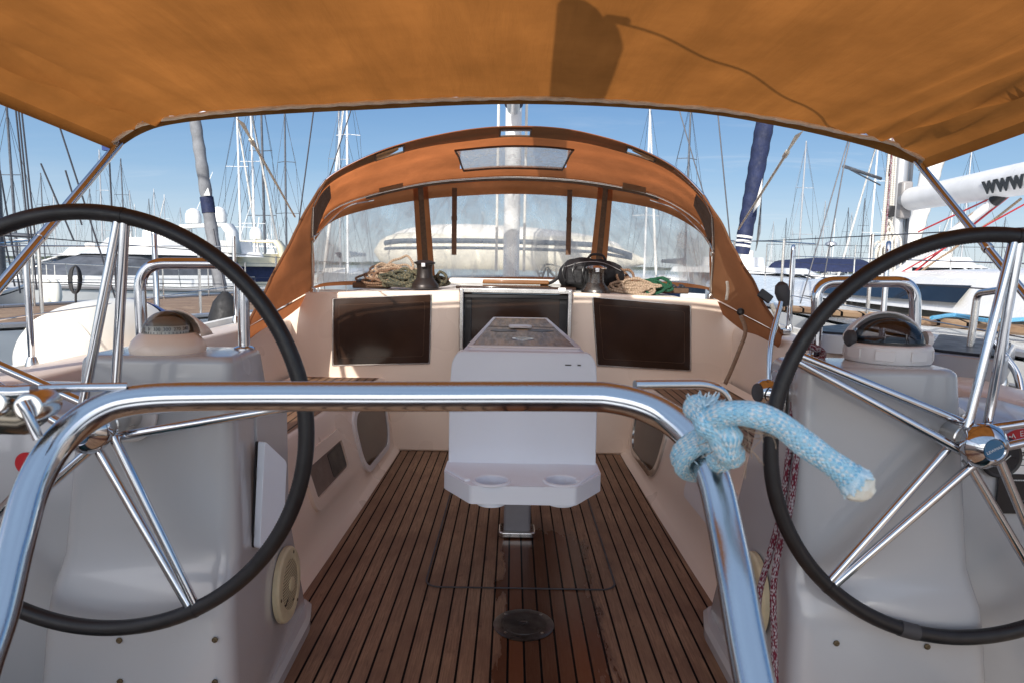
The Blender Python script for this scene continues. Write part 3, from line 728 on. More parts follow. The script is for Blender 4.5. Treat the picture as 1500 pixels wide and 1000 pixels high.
for num, a in (('0', -52), ('330', -26), ('300', 0), ('270', 26), ('240', 52)):
    th = math.radians(a + 25); d = V((math.sin(th), -math.cos(th), 0)); q = c + d * .0505 + V((0, 0, .058))
    text('card_number', num, .0115, frame(q, V((-d.y, d.x, 0)), (0, 0, 1)), textd, t, .0002)
mb = MB()
for k in range(36):
    th = 2 * PI * k / 36; d = V((math.sin(th), -math.cos(th), 0)); q = c + d * .0502 + V((0, 0, .0485)); mb.box(q, (.0012, .0012, .004))
mb.build('card_tick', textd, t)
# small coil of black strap beside it
q = PZ(190, 515, 1.03); tt = thing('black_strap', 'bunched black strap lying beside the left compass', 'strap', V((q.x, 1.78, 1.03)))
mb = MB()
for k in range(4):
    pts = [V((q.x - .02 + .05 * math.sin(j * .9 + k * 1.3) * .8 + .012 * j, 1.74 + .02 * k + .015 * math.cos(j * 1.4 + k), 1.038 + .012 * abs(math.sin(j * 1.1 + k)) + .006 * k)) for j in range(7)]
    mb.tube(cat(pts, 5), .007, 8)
mb.build('strap', bagm, tt)
# right compass
c = P(1298, 541, 1.74); c.z = 1.026
t = thing('compass', 'large smoked dome compass with its pale cover swung back behind it', 'compass', c)
mb = MB(); mb.lathe([(.098, 0), (.101, .006), (.101, .040), (.096, .046), (.085, .047)], c, seg=64); mb.build('housing', gel2, t, bevel=.002)
for k in range(8):
    mb = MB(); th = 2 * PI * (k + .3) / 8; d = V((math.sin(th), -math.cos(th), 0)); mb.box(c + d * .1005 + V((0, 0, .022)), (.045, .004, .026), Matrix.Rotation(th, 4, 'Z')); mb.build('housing_facet', gel2, t, bevel=.002)
mb = MB(); mb.lathe([(.084, .044), (.084, .052), (.074, .056), (.0, .058)], c, seg=40, close=False); mb.build('card', black, t)
mb = MB(); mb.lathe([(.083 * math.cos(a), .045 + .066 * math.sin(a)) for a in [PI / 2 * k / 16 for k in range(17)]], c, seg=56, close=False); mb.build('dome', domes, t)
for k in (-1, 0, 1):
    mb = MB(); th = k * .6; mb.box(c + V((math.sin(th) * .079, -math.cos(th) * .079, .06)), (.002, .002, .03)); mb.build('lubber_pin', greyp, t)
for s_ in (-1, 1):
    mb = MB(); mb.lathe([(.021, -.006), (.021, .006), (.017, .010)], c + V((s_ * .097, 0, .056)), (s_, 0, 0), 24); mb.build('pivot', rubber if s_ < 0 else gel2, t)
mb = MB(); cov = []
for i in range(15):   # cover swung back: slice of a sphere band behind the dome
    th = PI * i / 14
    cov.append([c + V((math.cos(th) * (.096), .012 + math.sin(ph) * .10 * (.25 + .75 * math.sin(th)) * .9, .045 + math.sin(th) * .078 * math.cos(ph))) for ph in (0, .25, .5, .8, 1.1)])
mb.loft(cov, closed=False, caps=False); mb.build('swung_cover', gel2, t, solid=.005)
# grab hoops
for s, label, pts, Y in ((-1, 'polished steel grab hoop standing on the left pedestal', [(208, 528), (207, 470), (203, 386), (357, 386), (357, 470), (357, 524)], 1.76),
                         (1, 'polished steel grab hoop standing on the right pedestal', [(1196, 545), (1197, 470), (1196, 413), (1340, 413), (1341, 470), (1342, 548)], 1.80)):
    W = [P(x, y, Y) for x, y in pts]; W[0].z = W[-1].z = 1.02; W[0].x = W[1].x; W[-1].x = W[-2].x
    t = thing('grab_hoop', label, 'grab rail', (W[0] + W[-1]) / 2)
    mb = MB(); mb.tube(fillet(W, [.05, .11, .11, .05], 14), .0145, 22); mb.build('tube', chrome, t)
    for q in (W[0], W[-1]):
        mb = MB(); mb.lathe([(.026, 0), (.026, .004), (.017, .008)], V((q.x, q.y, 1.025)), seg=28); mb.build('foot', chrome, t)
# throttle
q = P(1180, 573, 1.70); q.x = .69
t = thing('throttle_lever', 'chrome engine throttle lever with a black knob on the right pedestal', 'throttle', q)
mb = MB(); mb.prism(rrect(-.05, .05, -.095, .05, .028), .006, frame(V((.676, 1.70, q.z)), (0, -1, 0), (0, 0, 1))); mb.build('plate', chrome2, t, bevel=.002)
ax = V((-1, -.25, 0)).normalized()
b0 = V((.674, 1.69, q.z)); mb = MB(); mb.lathe([(.031, 0), (.031, .012), (.028, .016), (.030, .02), (.033, .034), (.031, .052), (.024, .062)], b0, ax, 32); mb.build('hub', chrome, t, angle=30)
mb = MB(); mb.lathe([(.0235, .060), (.022, .066), (.0, .067)], b0, ax, 28, close=False); mb.build('hub_button', rubber, t)
k0 = b0 + ax * .03; k1 = P(1146, 428, 1.74)
mb = MB(); mb.tube(cat([k0, k0.lerp(k1, .45) + V((-.012, 0, 0)), k0.lerp(k1, .9)], 6), .0065, 12); mb.build('lever', chrome, t)
mb = MB(); mb.tube([k1 + V((.01, 0, -.035)), k1 + V((.004, 0, -.015)), k1, k1 + V((-.004, 0, .018)), k1 + V((-.006, 0, .026))], [.010, .016, .019, .015, .005], 18); mb.build('knob', rubber, t)
for dy in (-.035, .035):
    mb = MB(); mb.lathe([(.005, 0), (.004, .003)], V((.669, 1.70 + dy, q.z - .078)), (-1, 0, 0), 10); mb.build('screw', chrome2, t)
# engine gauge, sticker, key panel on the right console face
YC = 1.634
g = P(1464, 668, YC); t = thing('engine_gauge', 'round black gauge beside the hub on the right console', 'gauge', g)
mb = MB(); mb.lathe([(.050, 0), (.052, .006), (.048, .012), (.042, .010), (.0, .010)], g, (0, -1, 0), 40, close=False); mb.build('bezel', black, t)
mb = MB(); mb.lathe([(.042, .0105), (.0, .0108)], g, (0, -1, 0), 32, close=False); mb.build('dial', glassd, t)
mb = MB(); mb.box(g + V((.008, -.012, -.004)), (.002, .001, .03), Matrix.Rotation(.8, 4, 'Y')); mb.build('needle', textl, t)
g = P(1490, 722, YC); t = thing('switch_panel', 'black rectangular control panel with small round buttons below the gauge', 'control panel', g)
mb = MB(); mb.prism(rrect(-.072, .072, -.050, .050, .010), .005, frame(g + V((.02, 0, 0)), (1, 0, 0), (0, 0, 1))); mb.build('panel', screen, t, bevel=.001)
mb = MB()
for dx, dz in ((-.03, -.01), (-.01, -.022), (.035, -.008), (.040, -.024)): mb.tube([g + V((.02 + dx + math.cos(a) * .006, -.006, dz + math.sin(a) * .006)) for a in [2 * PI * k / 14 for k in range(14)]], .0007, 4, closed=True)
mb.build('button_ring', greyp, t)
mb = MB()
for dx, dz, w in ((-.02, .035, .05), (-.035, .012, .012), (.02, .012, .02), (-.002, -.037, .02), (.035, -.037, .014)):
    for j in range(int(w / .004)): mb.box(g + V((.02 + dx + (j - w / .008) * .004, -.0055, dz)), (.0026, .001, .003))
mb.build('panel_marking', textl, t)
g = P(1500, 670, YC); t = thing('warning_sticker', 'round red and white sticker at the right edge of the helm console', 'sticker', g)
mb = MB(); mb.prism(circ(0, 0, .076, 48), .0015, frame(g, (1, 0, 0), (0, 0, 1)), [circ(0, 0, .050, 48)]); mb.build('ring', redp, t)
mb = MB(); mb.prism(circ(0, 0, .0495, 40), .0012, frame(g, (1, 0, 0), (0, 0, 1))); mb.build('centre', whitep, t)
for k, ch in enumerate('PREMER '):
    a = math.radians(190 - 22 * k); q = g + V((math.cos(a) * .062, -.0022, math.sin(a) * .062))
    text('lettering', ch, .020, frame(q, (math.sin(a), 0, -math.cos(a)), (math.cos(a), 0, math.sin(a))), textl, t, .0002) if ch.strip() else None
mb = MB()
for k, (x0, z0, x1, z1) in enumerate(((-.024, .01, -.012, -.018), (-.012, -.018, .012, -.018), (-.016, .008, -.006, -.006), (-.004, .014, .004, -.004), (.006, .010, .012, -.010), (-.006, .004, .006, .016), (-.02, .012, -.012, .012))):
    mb.tube([g + V((x0, -.0018, z0)), g + V((x1, -.0018, z1))], .0011, 6)
mb.tube([g + V((math.cos(a) * .010, -.0018, .006 + math.sin(a) * .010)) for a in [2 * PI * k / 16 for k in range(16)]], .0011, 5, closed=True)
mb.build('emblem', textd, t)
g = P(36, 678, YC); t = thing('warning_sticker', 'round red sticker at the left edge of the helm console, cut by the steel rail', 'sticker', g)
mb = MB(); mb.prism(circ(0, 0, .028, 32), .0015, frame(g + V((.005, 0, 0)), (1, 0, 0), (0, 0, 1))); mb.build('disc', redp, t)
# ================================================================== near rail
rl = [(-75, 1200, .46), (-40, 1020, .50), (-2, 900, .54), (22, 800, .57), (48, 712, .60), (88, 645, .625), (145, 601, .645), (210, 584, .655), (330, 580, .66), (600, 580, .66), (830, 580, .66), (905, 584, .655), (968, 605, .645), (1018, 646, .62), (1045, 700, .59), (1062, 770, .56), (1078, 850, .52), (1092, 930, .49), (1112, 1030, .455), (1150, 1200, .40)]
path = cat([P(x, y, Y) for x, y, Y in rl], 10)
chf = None
def wet_chrome():
    m, n, o = nt('dewy_steel'); p = N(n, 'ShaderNodeBsdfPrincipled', i_Metallic=1.0); p.inputs['Base Color'].default_value = (.52, .555, .61, 1)
    co = objco(n); t_ = n.nodes.new('ShaderNodeTexCoord'); sp = n.nodes.new('ShaderNodeSeparateXYZ'); n.links.new(t_.outputs['Normal'], sp.inputs[0])
    up = ramp(n, sp.outputs[2], [(.25, 0.0), (.9, 1.0)]).outputs[0]
    sc = noise_(n, objco(n, (3, 40, 40)), 6, 4, .7)
    r = math_(n, 'ADD', math_(n, 'MULTIPLY', up, .07), math_(n, 'MULTIPLY', ramp(n, sc, [(.35, 0.0), (.8, .10)]).outputs[0], 1)); n.links.new(math_(n, 'ADD', r, .02), p.inputs['Roughness'])
    d = noise_(n, co, 1100, 2, .6); g2 = noise_(n, co, 14, 2); g3 = noise_(n, co, 300, 3)
    h = math_(n, 'ADD', math_(n, 'MULTIPLY', math_(n, 'MULTIPLY', d, up), 1.0), math_(n, 'MULTIPLY', g3, .05)); bump(n, h, .45, .0006, p)
    n.links.new(p.outputs[0], o.inputs[0]); return m
wetc = wet_chrome()
t = thing('stern_rail', 'polished steel stern rail arching across the front of the picture', 'rail', (-.15, .6, .8))
mb = MB(); mb.tube(path, .0148, 32); mb.build('rail_tube', wetc, t)
mb = MB(); mb.tube(fillet([P(930, 563, .675), P(1035, 562, .70), P(1060, 572, .71), P(1074, 606, .72)], [.02, .02], 8), .0048, 14); mb.build('bracket', chrome, t)
mb = MB(); mb.tube([P(x, y, Y) for x, y, Y in ((58, 569, .63), (120, 567, .64), (185, 566, .65), (165, 573, .652))], .0042, 12); mb.build('bracket', chrome, t)
# clamp fitting on the left
q0 = P(-12, 590, .58)
t = thing('rail_clamp', 'dark steel hinge clamp with a short rod at the left end of the rail', 'clamp', q0)
mb = MB(); 
for px, py, r in ((6, 586, .0125), (56, 592, .0135)):
    q = P(px, py, .60); mb.lathe([(.75 * r, -.022), (r, -.018), (r, .016), (.8 * r, .021)], q, V((.25, -1, .1)), 28)
mb.build('clamp_jaw', chrome2, t, bevel=.001)
mb = MB(); mb.tube([P(-20, 573, .585), P(22, 574, .59), P(50, 572, .59)], .0062, 14); mb.build('clamp_pin', chrome, t)
mb = MB(); mb.tube([P(-40, 604, .61), P(-10, 610, .61), P(40, 612, .61), P(62, 606, .61)], [.014, .016, .015, .008], 16); mb.build('clamp_body', basic('dark_steel', (.20, .18, .15), .25, metal=.9, var=.3), t)
mb = MB(); mb.tube([P(31, 588, .575), P(38, 600, .575), P(56, 641, .58)], .0042, 12); mb.build('clamp_rod', chrome, t)
# ================================================================== blue rope on the rail
t = thing('mooring_rope', 'short pale blue braided rope knotted on the steel rail with a melted white end', 'rope', P(1050, 640, .58))
mb = MB()
end = cat([P(x, y, Y) for x, y, Y in ((1035, 622, .552), (1062, 606, .538), (1100, 606, .53), (1140, 620, .525), (1180, 650, .52), (1215, 675, .515), (1238, 692, .512), (1250, 703, .51))], 10)
mb.tube(end, [.0103 + .0008 * math.sin(i * .35) * .5 + (.0018 if i > len(end) - 9 else 0) for i in range(len(end))], 20, uvs=215)
mb.build('rope_tail', rope_blue, t)
mb = MB() # knot: wraps round the rail and itself
ctr = P(1047, 650, .575); 
i0 = min(range(len(path)), key=lambda i: (path[i] - P(1046, 690, .59)).length); i1 = min(range(len(path)), key=lambda i: (path[i] - P(1022, 650, .62)).length)
rc = [path[i1], path[(i0 + i1) // 2], path[i0]]
ax_ = (rc[2] - rc[0]).normalized(); u = V((0, -1, 0)); u = (u - ax_ * u.dot(ax_)).normalized(); w = ax_.cross(u)
coil = []
for k in range(36):
    a = 2 * PI * k / 18; coil.append(rc[0].lerp(rc[2], .15 + .55 * k / 36) + (u * math.cos(a) + w * math.sin(a)) * .0215)
mb.tube(coil, .0076, 16, uvs=215)
kn = cat([P(x, y, Y) for x, y, Y in ((1018, 592, .57), (1030, 612, .552), (1050, 636, .545), (1066, 655, .55), (1070, 668, .565), (1052, 662, .585), (1040, 640, .575), (1044, 616, .56), (1060, 608, .545))], 8)
mb.tube(kn, [.0105 + .0014 * math.sin(i * .7) for i in range(len(kn))], 16, uvs=215)
kn = cat([P(x, y, Y) for x, y, Y in ((1040, 640, .58), (1058, 622, .552), (1068, 640, .541), (1064, 662, .548), (1050, 676, .57))], 8)
mb.tube(kn, [.0100 + .0012 * math.sin(i * .9) for i in range(len(kn))], 16, uvs=215)
mb.build('knot', rope_blue, t)
random.seed(3)
mb = MB()   # frayed top tuft
for k in range(90):
    a = P(1030 + random.uniform(-14, 16), 600 + random.uniform(-8, 10), .558 + random.uniform(-.012, .012)); d = V((random.uniform(-.7, .8), random.uniform(-.5, .5), random.uniform(.3, 1))).normalized()
    L = random.uniform(.006, .015); mb.tube([a, a + d * L * .6 + V((random.uniform(-.002, .002), 0, 0)), a + d * L], [.0011, .0009, .0004], 5)
for k in range(25):
    q = V(random.choice(coil)); d = V((random.uniform(-1, 1), random.uniform(-1, 0), random.uniform(-1, .6))).normalized(); mb.tube([q + d * .007, q + d * .0125], .0005, 4)
for k in range(40):  # crown at the cut end
    a = 2 * PI * k / 40; e = end[-1]; tdir = (end[-1] - end[-4]).normalized(); uu = tdir.orthogonal().normalized(); ww = tdir.cross(uu)
    r0 = uu * math.cos(a) + ww * math.sin(a); L = random.uniform(.002, .007)
    mb.tube([e - tdir * .004 + r0 * .0098, e + tdir * L * .5 + r0 * .0115, e + tdir * L + r0 * (.012 + random.uniform(-.001, .003))], [.0018, .0017, .0008], 6)
mb.build('frayed_strands', ropem('frayed_blue', (.28, .55, .70), (.82, .90, .92)), t)
mb = MB(); e = end[-1]; tdir = (end[-1] - end[-4]).normalized(); uu = tdir.orthogonal().normalized(); ww = tdir.cross(uu); rings = []
for i in range(13):
    ph = PI * i / 12; h = -math.cos(ph) * .0105; rr = math.sin(ph) * .0108 + .0003; ring = []
    for k in range(28):
        a = 2 * PI * k / 28; d = (uu * math.cos(a) + ww * math.sin(a)); p = e + tdir * (h + .006) + d * rr; nz = noise.noise(p * 130); ring.append(p + d * nz * .0048 + tdir * noise.noise(p * 190 + V((5, 0, 0))) * .003)
    rings.append(ring)
mb.loft(rings); mb.build('melted_end', meltm, t)
mb = MB()  # hairy twine strands
for k in range(26):
    a = P(1085 + random.uniform(-16, 16), 630 + random.uniform(-12, 12), .55); pts = [a]
    d = V((random.uniform(-1, 1), random.uniform(-.5, .3), random.uniform(-1.4, .3))).normalized()
    for j in range(6): d = (d + V((random.uniform(-.7, .7), random.uniform(-.3, .3), random.uniform(-.7, .5)))).normalized(); pts.append(pts[-1] + d * .006)
    mb.tube(cat(pts, 4), .00028, 4)
mb.build('loose_twine', rope_tan, t)
# ================================================================== red flecked rope on the right pedestal
t = thing('control_line', 'grey rope flecked with red hanging doubled down the right pedestal side', 'rope', P(1165, 540, 1.72))
for k, pts in enumerate(([(1168, 520, 1.72), (1165, 560, 1.66), (1158, 640, 1.62), (1146, 740, 1.60), (1128, 810, 1.59), (1112, 870, 1.58), (1110, 930, 1.58)], [(1180, 528, 1.72), (1174, 570, 1.66), (1168, 650, 1.60), (1158, 740, 1.58), (1142, 800, 1.56), (1133, 860, 1.55), (1134, 930, 1.55), (1138, 1060, 1.53)])):
    mb = MB(); mb.tube(cat([P(x, y, Y) for x, y, Y in pts], 12), .0078, 14, uvs=120); mb.build('rope_fall', rope_red, t)
mb = MB(); mb.tube(cat([P(x, y, Y) for x, y, Y in ((1166, 530, 1.72), (1172, 512, 1.74), (1190, 508, 1.77), (1205, 516, 1.78), (1200, 526, 1.74), (1180, 524, 1.72), (1170, 516, 1.74), (1182, 506, 1.76), (1198, 512, 1.76))], 8), .0085, 12, uvs=120); mb.build('rope_knot', rope_red, t)
# ================================================================== bimini
BYF = 2.86
pip = cat([P(x, y, BYF) for x, y in ((168, 208), (195, 188), (232, 176), (330, 163), (500, 152), (760, 143), (1000, 155), (1150, 176), (1262, 199), (1305, 208), (1350, 233))], 12)
low = cat([P(x, y, BYF + .03) for x, y in ((174, 217), (208, 196), (250, 183), (345, 172), (500, 163), (760, 153), (1000, 164), (1150, 187), (1262, 213), (1312, 230), (1347, 243))], 12)
NB = 120
pip = resample(pip, NB); low = resample(low, NB)
def bimf(u, v):
    i = u * NB; a = int(min(NB - 1, i)); p = pip[a].lerp(pip[a + 1], i - a)
    y = BYF - v * 4.5; s = 2 * u - 1; e = abs(s) ** 3
    z = p.z + e * .10 * min(1, v * 3.2) + (1 - e) * .045 * math.sin(min(1, v) * PI)
    sag = .014 * math.sin(v * 2 * PI) ** 2 * (1 - e)
    # folds that run in from the side edges and corners
    d = 1 - abs(s); fold = math.exp(-(d / .16) ** 2) * (.030 * math.sin(38 * (v * .6 + d * 2.3)) + .014 * math.sin(71 * (v * .45 + d * 1.9) + 1)) * min(1, d * 14)
    fold2 = .0045 * math.sin(30 * s + 3 * v) * math.exp(-((v - .0) / .3) ** 2) + .003 * noise.noise(V((p.x * 3, y * 1.2, 0))) 
    wd = max(0, min(1, (v - .42) / .15)); return V((p.x * (1 + .015 * min(1, v * 2) + .25 * wd * wd), y, z - sag + fold + fold2))  # added flare, out of view, keeps sun off the left helm
bim = thing('bimini', 'tan canvas bimini stretched overhead on a tube frame with pale piping along its front', 'bimini', (0, 1.4, 1.95))
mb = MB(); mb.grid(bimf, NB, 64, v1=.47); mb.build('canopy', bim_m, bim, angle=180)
mb = MB(); mb.grid(lambda u, v: bimf(u, v) + V((0, 0, .004)), 60, 40, v0=.465, v1=1); mb.build('added_light_awning', awn_m, bim, angle=180)  # unseen awning added to block sun and give blue reflections and cool fill
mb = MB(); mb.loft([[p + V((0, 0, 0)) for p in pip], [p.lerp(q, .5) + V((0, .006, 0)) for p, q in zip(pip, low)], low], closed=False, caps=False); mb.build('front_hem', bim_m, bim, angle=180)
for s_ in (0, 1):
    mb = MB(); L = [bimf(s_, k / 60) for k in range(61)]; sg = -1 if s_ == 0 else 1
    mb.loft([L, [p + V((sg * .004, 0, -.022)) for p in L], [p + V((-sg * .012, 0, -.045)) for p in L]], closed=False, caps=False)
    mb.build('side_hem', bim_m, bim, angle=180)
mb = MB(); rp = [p.lerp(low[i], .10) + V((0, -.016, -.004 + .0015 * math.sin(i * 1.7))) for i, p in enumerate(pip)]; mb.tube(rp, .0085, 8); mb.build('piping', bind, bim)
mb = MB(); mb.tube([p.lerp(q, .25) + V((0, .02, .014)) for p, q in zip(pip, low)], .0115, 12); mb.build('frame_tube', chrome, bim)
for s_, x0, y0, x1, y1, Y1 in ((-1, 172, 214, -4, 424, 2.18), (1, 1346, 240, 1502, 432, 2.28)):
    a = P(x0, y0, BYF); b = P(x1, y1, Y1); d = b - a; e = a + d * 1.9
    mb = MB(); mb.tube([a - d * .02, b, e], .0165 if s_ < 0 else .0145, 18); mb.build('frame_leg', chrome, bim)
    mb = MB(); mb.tube([b + d * -.32, b + d * -.30], .019, 14); mb.build('leg_joint', chrome2, bim)
mb = MB(); q = P(158, 212, BYF + .02); mb.box(q, (.04, .02, .05)); mb.build('corner_patch', bluec, bim)
for lab, a, b in (('left', (352, 177, BYF + .02), (432, 318, 4.15)), ('right', (1171, 195, BYF + .02), (1082, 336, 4.15))):
    A, B = P(*a), P(*b); mb = MB(); k = A.lerp(B, .16)
    d = (B - A).normalized(); sd = d.cross(V((0, 1, 0))).normalized()
    mb.loft([[A - sd * .020, A + sd * .020], [A.lerp(k, .5) - sd * .014, A.lerp(k, .5) + sd * .014], [k - sd * .008, k + sd * .008]], closed=False, caps=False); mb.tube([k, A.lerp(B, .6), B], .0055, 8)
    mb.tube([k + sd * .006, A.lerp(B, .6) + sd * .006, B], .004, 6)
    mb.tube([k - d * .02, k + d * .03], .011, 8)
    o = mb.build('tie_strap', bind, bim)
# ================================================================== sprayhood
spr = thing('sprayhood', 'brown and orange canvas sprayhood with clear windows over the companionway', 'sprayhood', (0, 4.7, 1.1))
NS = 96
A = resample(cat([P(*q) for q in ((456, 302, 4.32), (478, 264, 4.26), (530, 233, 4.2), (600, 208, 4.16), (680, 192, 4.14), (757, 185, 4.13), (835, 191, 4.14), (915, 210, 4.16), (985, 243, 4.2), (1030, 286, 4.26), (1046, 318, 4.32))], 12), NS)
Bc = resample(cat([P(*q) for q in ((455, 352, 4.74), (485, 312, 4.92), (540, 290, 5.20), (620, 273, 5.48), (680, 267, 5.60), (750, 264, 5.66), (820, 267, 5.60), (885, 274, 5.48), (960, 290, 5.20), (1018, 322, 4.92), (1043, 356, 4.74))], 12), NS)
Cc = resample(cat([P(*q) for q in ((457, 424, 4.72), (478, 419, 5.02), (525, 417, 5.45), (620, 415, 5.85), (750, 412, 6.0), (885, 415, 5.85), (985, 419, 5.45), (1022, 422, 5.02), (1044, 426, 4.72))], 12), NS)
def at(L, u):
    i = u * (len(L) - 1); a = int(min(len(L) - 2, i)); return L[a].lerp(L[a + 1], i - a)
def roof(u, v):
    p = at(A, u).lerp(at(Bc, u), v); s = 2 * u - 1
    z = .055 * math.sin(v * PI) * (1 - .4 * s * s) + .004 * math.sin(22 * v + 4 * u) + .006 * noise.noise(V((u * 9, v * 4, 3))); return p + V((0, 0, z))
slots = [(.468, .532), (.197, .262), (.738, .803)]
def skip(u, v):
    if v < .235 and v > .04: return any(a < u < b for a, b in slots)
    if .44 < v < .78: return .385 < u < .615 - .0
    return False
mb = MB(); mb.grid(roof, NS * 2, 48, skip=skip); mb.build('roof_canvas', spr_m, spr, angle=180)
def edgeband(u, v): return roof(u, .26 * v) + V((0, -.004, -.005))
mb = MB(); mb.grid(edgeband, NS * 2, 10, skip=lambda u, v: .15 < v < .9 and any(a < u < b for a, b in slots)); mb.build('edge_band', band_m, spr, angle=180)
# roof window: rounded vinyl patch a few millimetres under the hole
def patchgrid(u, v):
    k = .5 + (u - .5) * (1 - .16 * v)
    uu = .374 + .252 * k; vv = .405 + .40 * v; return roof(uu, vv) + V((0, -.004, -.006))
mb = MB(); mb.grid(patchgrid, 40, 16); mb.build('roof_window', vinyl_old, spr, angle=180)
edge = [patchgrid(u, 0) for u in [k / 30 for k in range(31)]] + [patchgrid(1, v) for v in [k / 10 for k in range(1, 11)]] + [patchgrid(u, 1) for u in [1 - k / 30 for k in range(1, 31)]] + [patchgrid(0, v) for v in [1 - k / 10 for k in range(1, 10)]]
mb = MB(); mb.tube([e + V((0, -.002, -.003)) for e in edge], .007, 6, closed=True); mb.build('window_binding', zipm, spr)
# edge tube, hem and centre brace
mb = MB(); mb.tube([roof(k / NS, .10) + V((0, .012, .012)) for k in range(NS + 1)], .0115, 14); mb.build('edge_tube', chrome, spr)
mb = MB(); mb.tube([at(A, u).lerp(at(Bc, u), .90) + V((0, 0, -.006)) for u in [k / 80 for k in range(4, 77)]], .0115, 12); mb.build('brace_tube', chrome2, spr)
def sleeve(u, v): # canvas sleeve around the inner hoop
    p = roof(.17 + .66 * u, .90 + .06 * v); return p + V((0, -.006, -.022 - .012 * math.sin(v * PI)))
mb = MB(); mb.grid(sleeve, 60, 4); mb.build('hoop_sleeve', zipm, spr, angle=180)
for u0 in (.20, .80):
    def pad(u, v): return roof(u0 - .05 + .1 * u, .02 + .20 * v * (1 - .5 * abs(2 * u - 1) ** 2)) + V((0, 0, -.006))
    mb = MB(); mb.grid(pad, 14, 8); mb.build('reinforcement', band_m, spr, angle=180)
    def pad2(u, v): return roof((u0 * .9 + .05) - .028 + .056 * u, .80 + .14 * v) + V((0, 0, -.03))
    mb = MB(); mb.grid(pad2, 8, 4); mb.build('reinforcement', band_m, spr, angle=180)
for a, b in slots:
    pts = [roof(u, .038) + V((0, 0, 0)) for u in [a + (b - a) * k / 12 for k in range(13)]] + [roof(u, .232) for u in [b + (a - b) * k / 12 for k in range(13)]]
    mb = MB(); mb.tube([p + V((0, -.008, -.006)) for p in pts], .006, 6, closed=True); mb.build('slot_binding', zipm, spr)
# windscreen
def win(u, v):
    p = at(Bc, u).lerp(at(Cc, u), v); return p + V((0, .03 * math.sin(v * PI), 0)) + V((0, .010 * noise.noise(V((u * 18, v * 2, 1))) * math.sin(v * PI), 0))
div = []
for px0, px1 in ((616, 626), (887, 873)):
    ub = min(range(2001), key=lambda k: abs((lambda w: w)(0) + (at(Bc, k / 2000) - P(px0, 275, at(Bc, k / 2000).y)).x ** 2)) / 2000
    uc = min(range(2001), key=lambda k: (at(Cc, k / 2000) - P(px1, 414, at(Cc, k / 2000).y)).x ** 2) / 2000
    div.append((ub, uc))
def w2(u, v): # window coordinates with slanted dividers: u 0..3 per panel
    def bnd(k):
        if k == 0: return 0
        if k == 3: return 1
        return div[k - 1][0] * (1 - v) + div[k - 1][1] * v
    k = min(2, int(u)); a, b = bnd(k), bnd(k + 1); return win(a + (b - a) * (u - k), v)
for k in range(3):
    mb = MB(); mb.grid(lambda u, v: w2(k + .02 + .96 * u, .06 + .90 * v), 30, 16); o = mb.build('front_window', vinyl, spr, angle=180)
def strip(name, fn, nu, nv, mat, off=-.008):
    mb = MB(); mb.grid(lambda u, v: fn(u, v) + V((0, off, 0)), nu, nv); return mb.build(name, mat, spr, angle=180)
strip('window_border', lambda u, v: w2(3 * u * .9999, v * (.13 + .05 * math.exp(-((u - .5) / .5) ** 2) * 0)), 90, 3, spr_m)
strip('window_border', lambda u, v: w2(3 * u * .9999, .955 + .05 * v), 90, 2, spr_m)
for k, w in ((1, .078), (2, .078)):
    def dv(u, v, k=k):
        ww = .034; a = div[k - 1][0] * (1 - v) + div[k - 1][1] * v; return win(a + (u - .5) * ww, v)
    strip('window_divider', dv, 6, 20, spr_m, -.010)
    def dz(u, v, k=k):
        a = div[k - 1][0] * (1 - v) + div[k - 1][1] * v; return win(a + (u - .5) * .012, v)
    strip('zip', dz, 2, 20, zipm, -.016)
for u0 in (0, 1):
    strip('window_border', lambda u, v: win(abs(u0 - .010 * u), v), 2, 16, spr_m, -.012)
for px, py0, py1 in ((666, 276, 372), (835, 279, 372)):
    mb = MB(); a, b = P(px, py0, 5.45), P(px - 1 if px < 700 else px - 3, py1, 5.6); mb.box((a + b) / 2, (.040, .004, (a - b).length), None); mb.box(a.lerp(b, .45) + V((0, -.004, 0)), (.045, .01, .03)); mb.build('roll_up_strap', webb, spr)
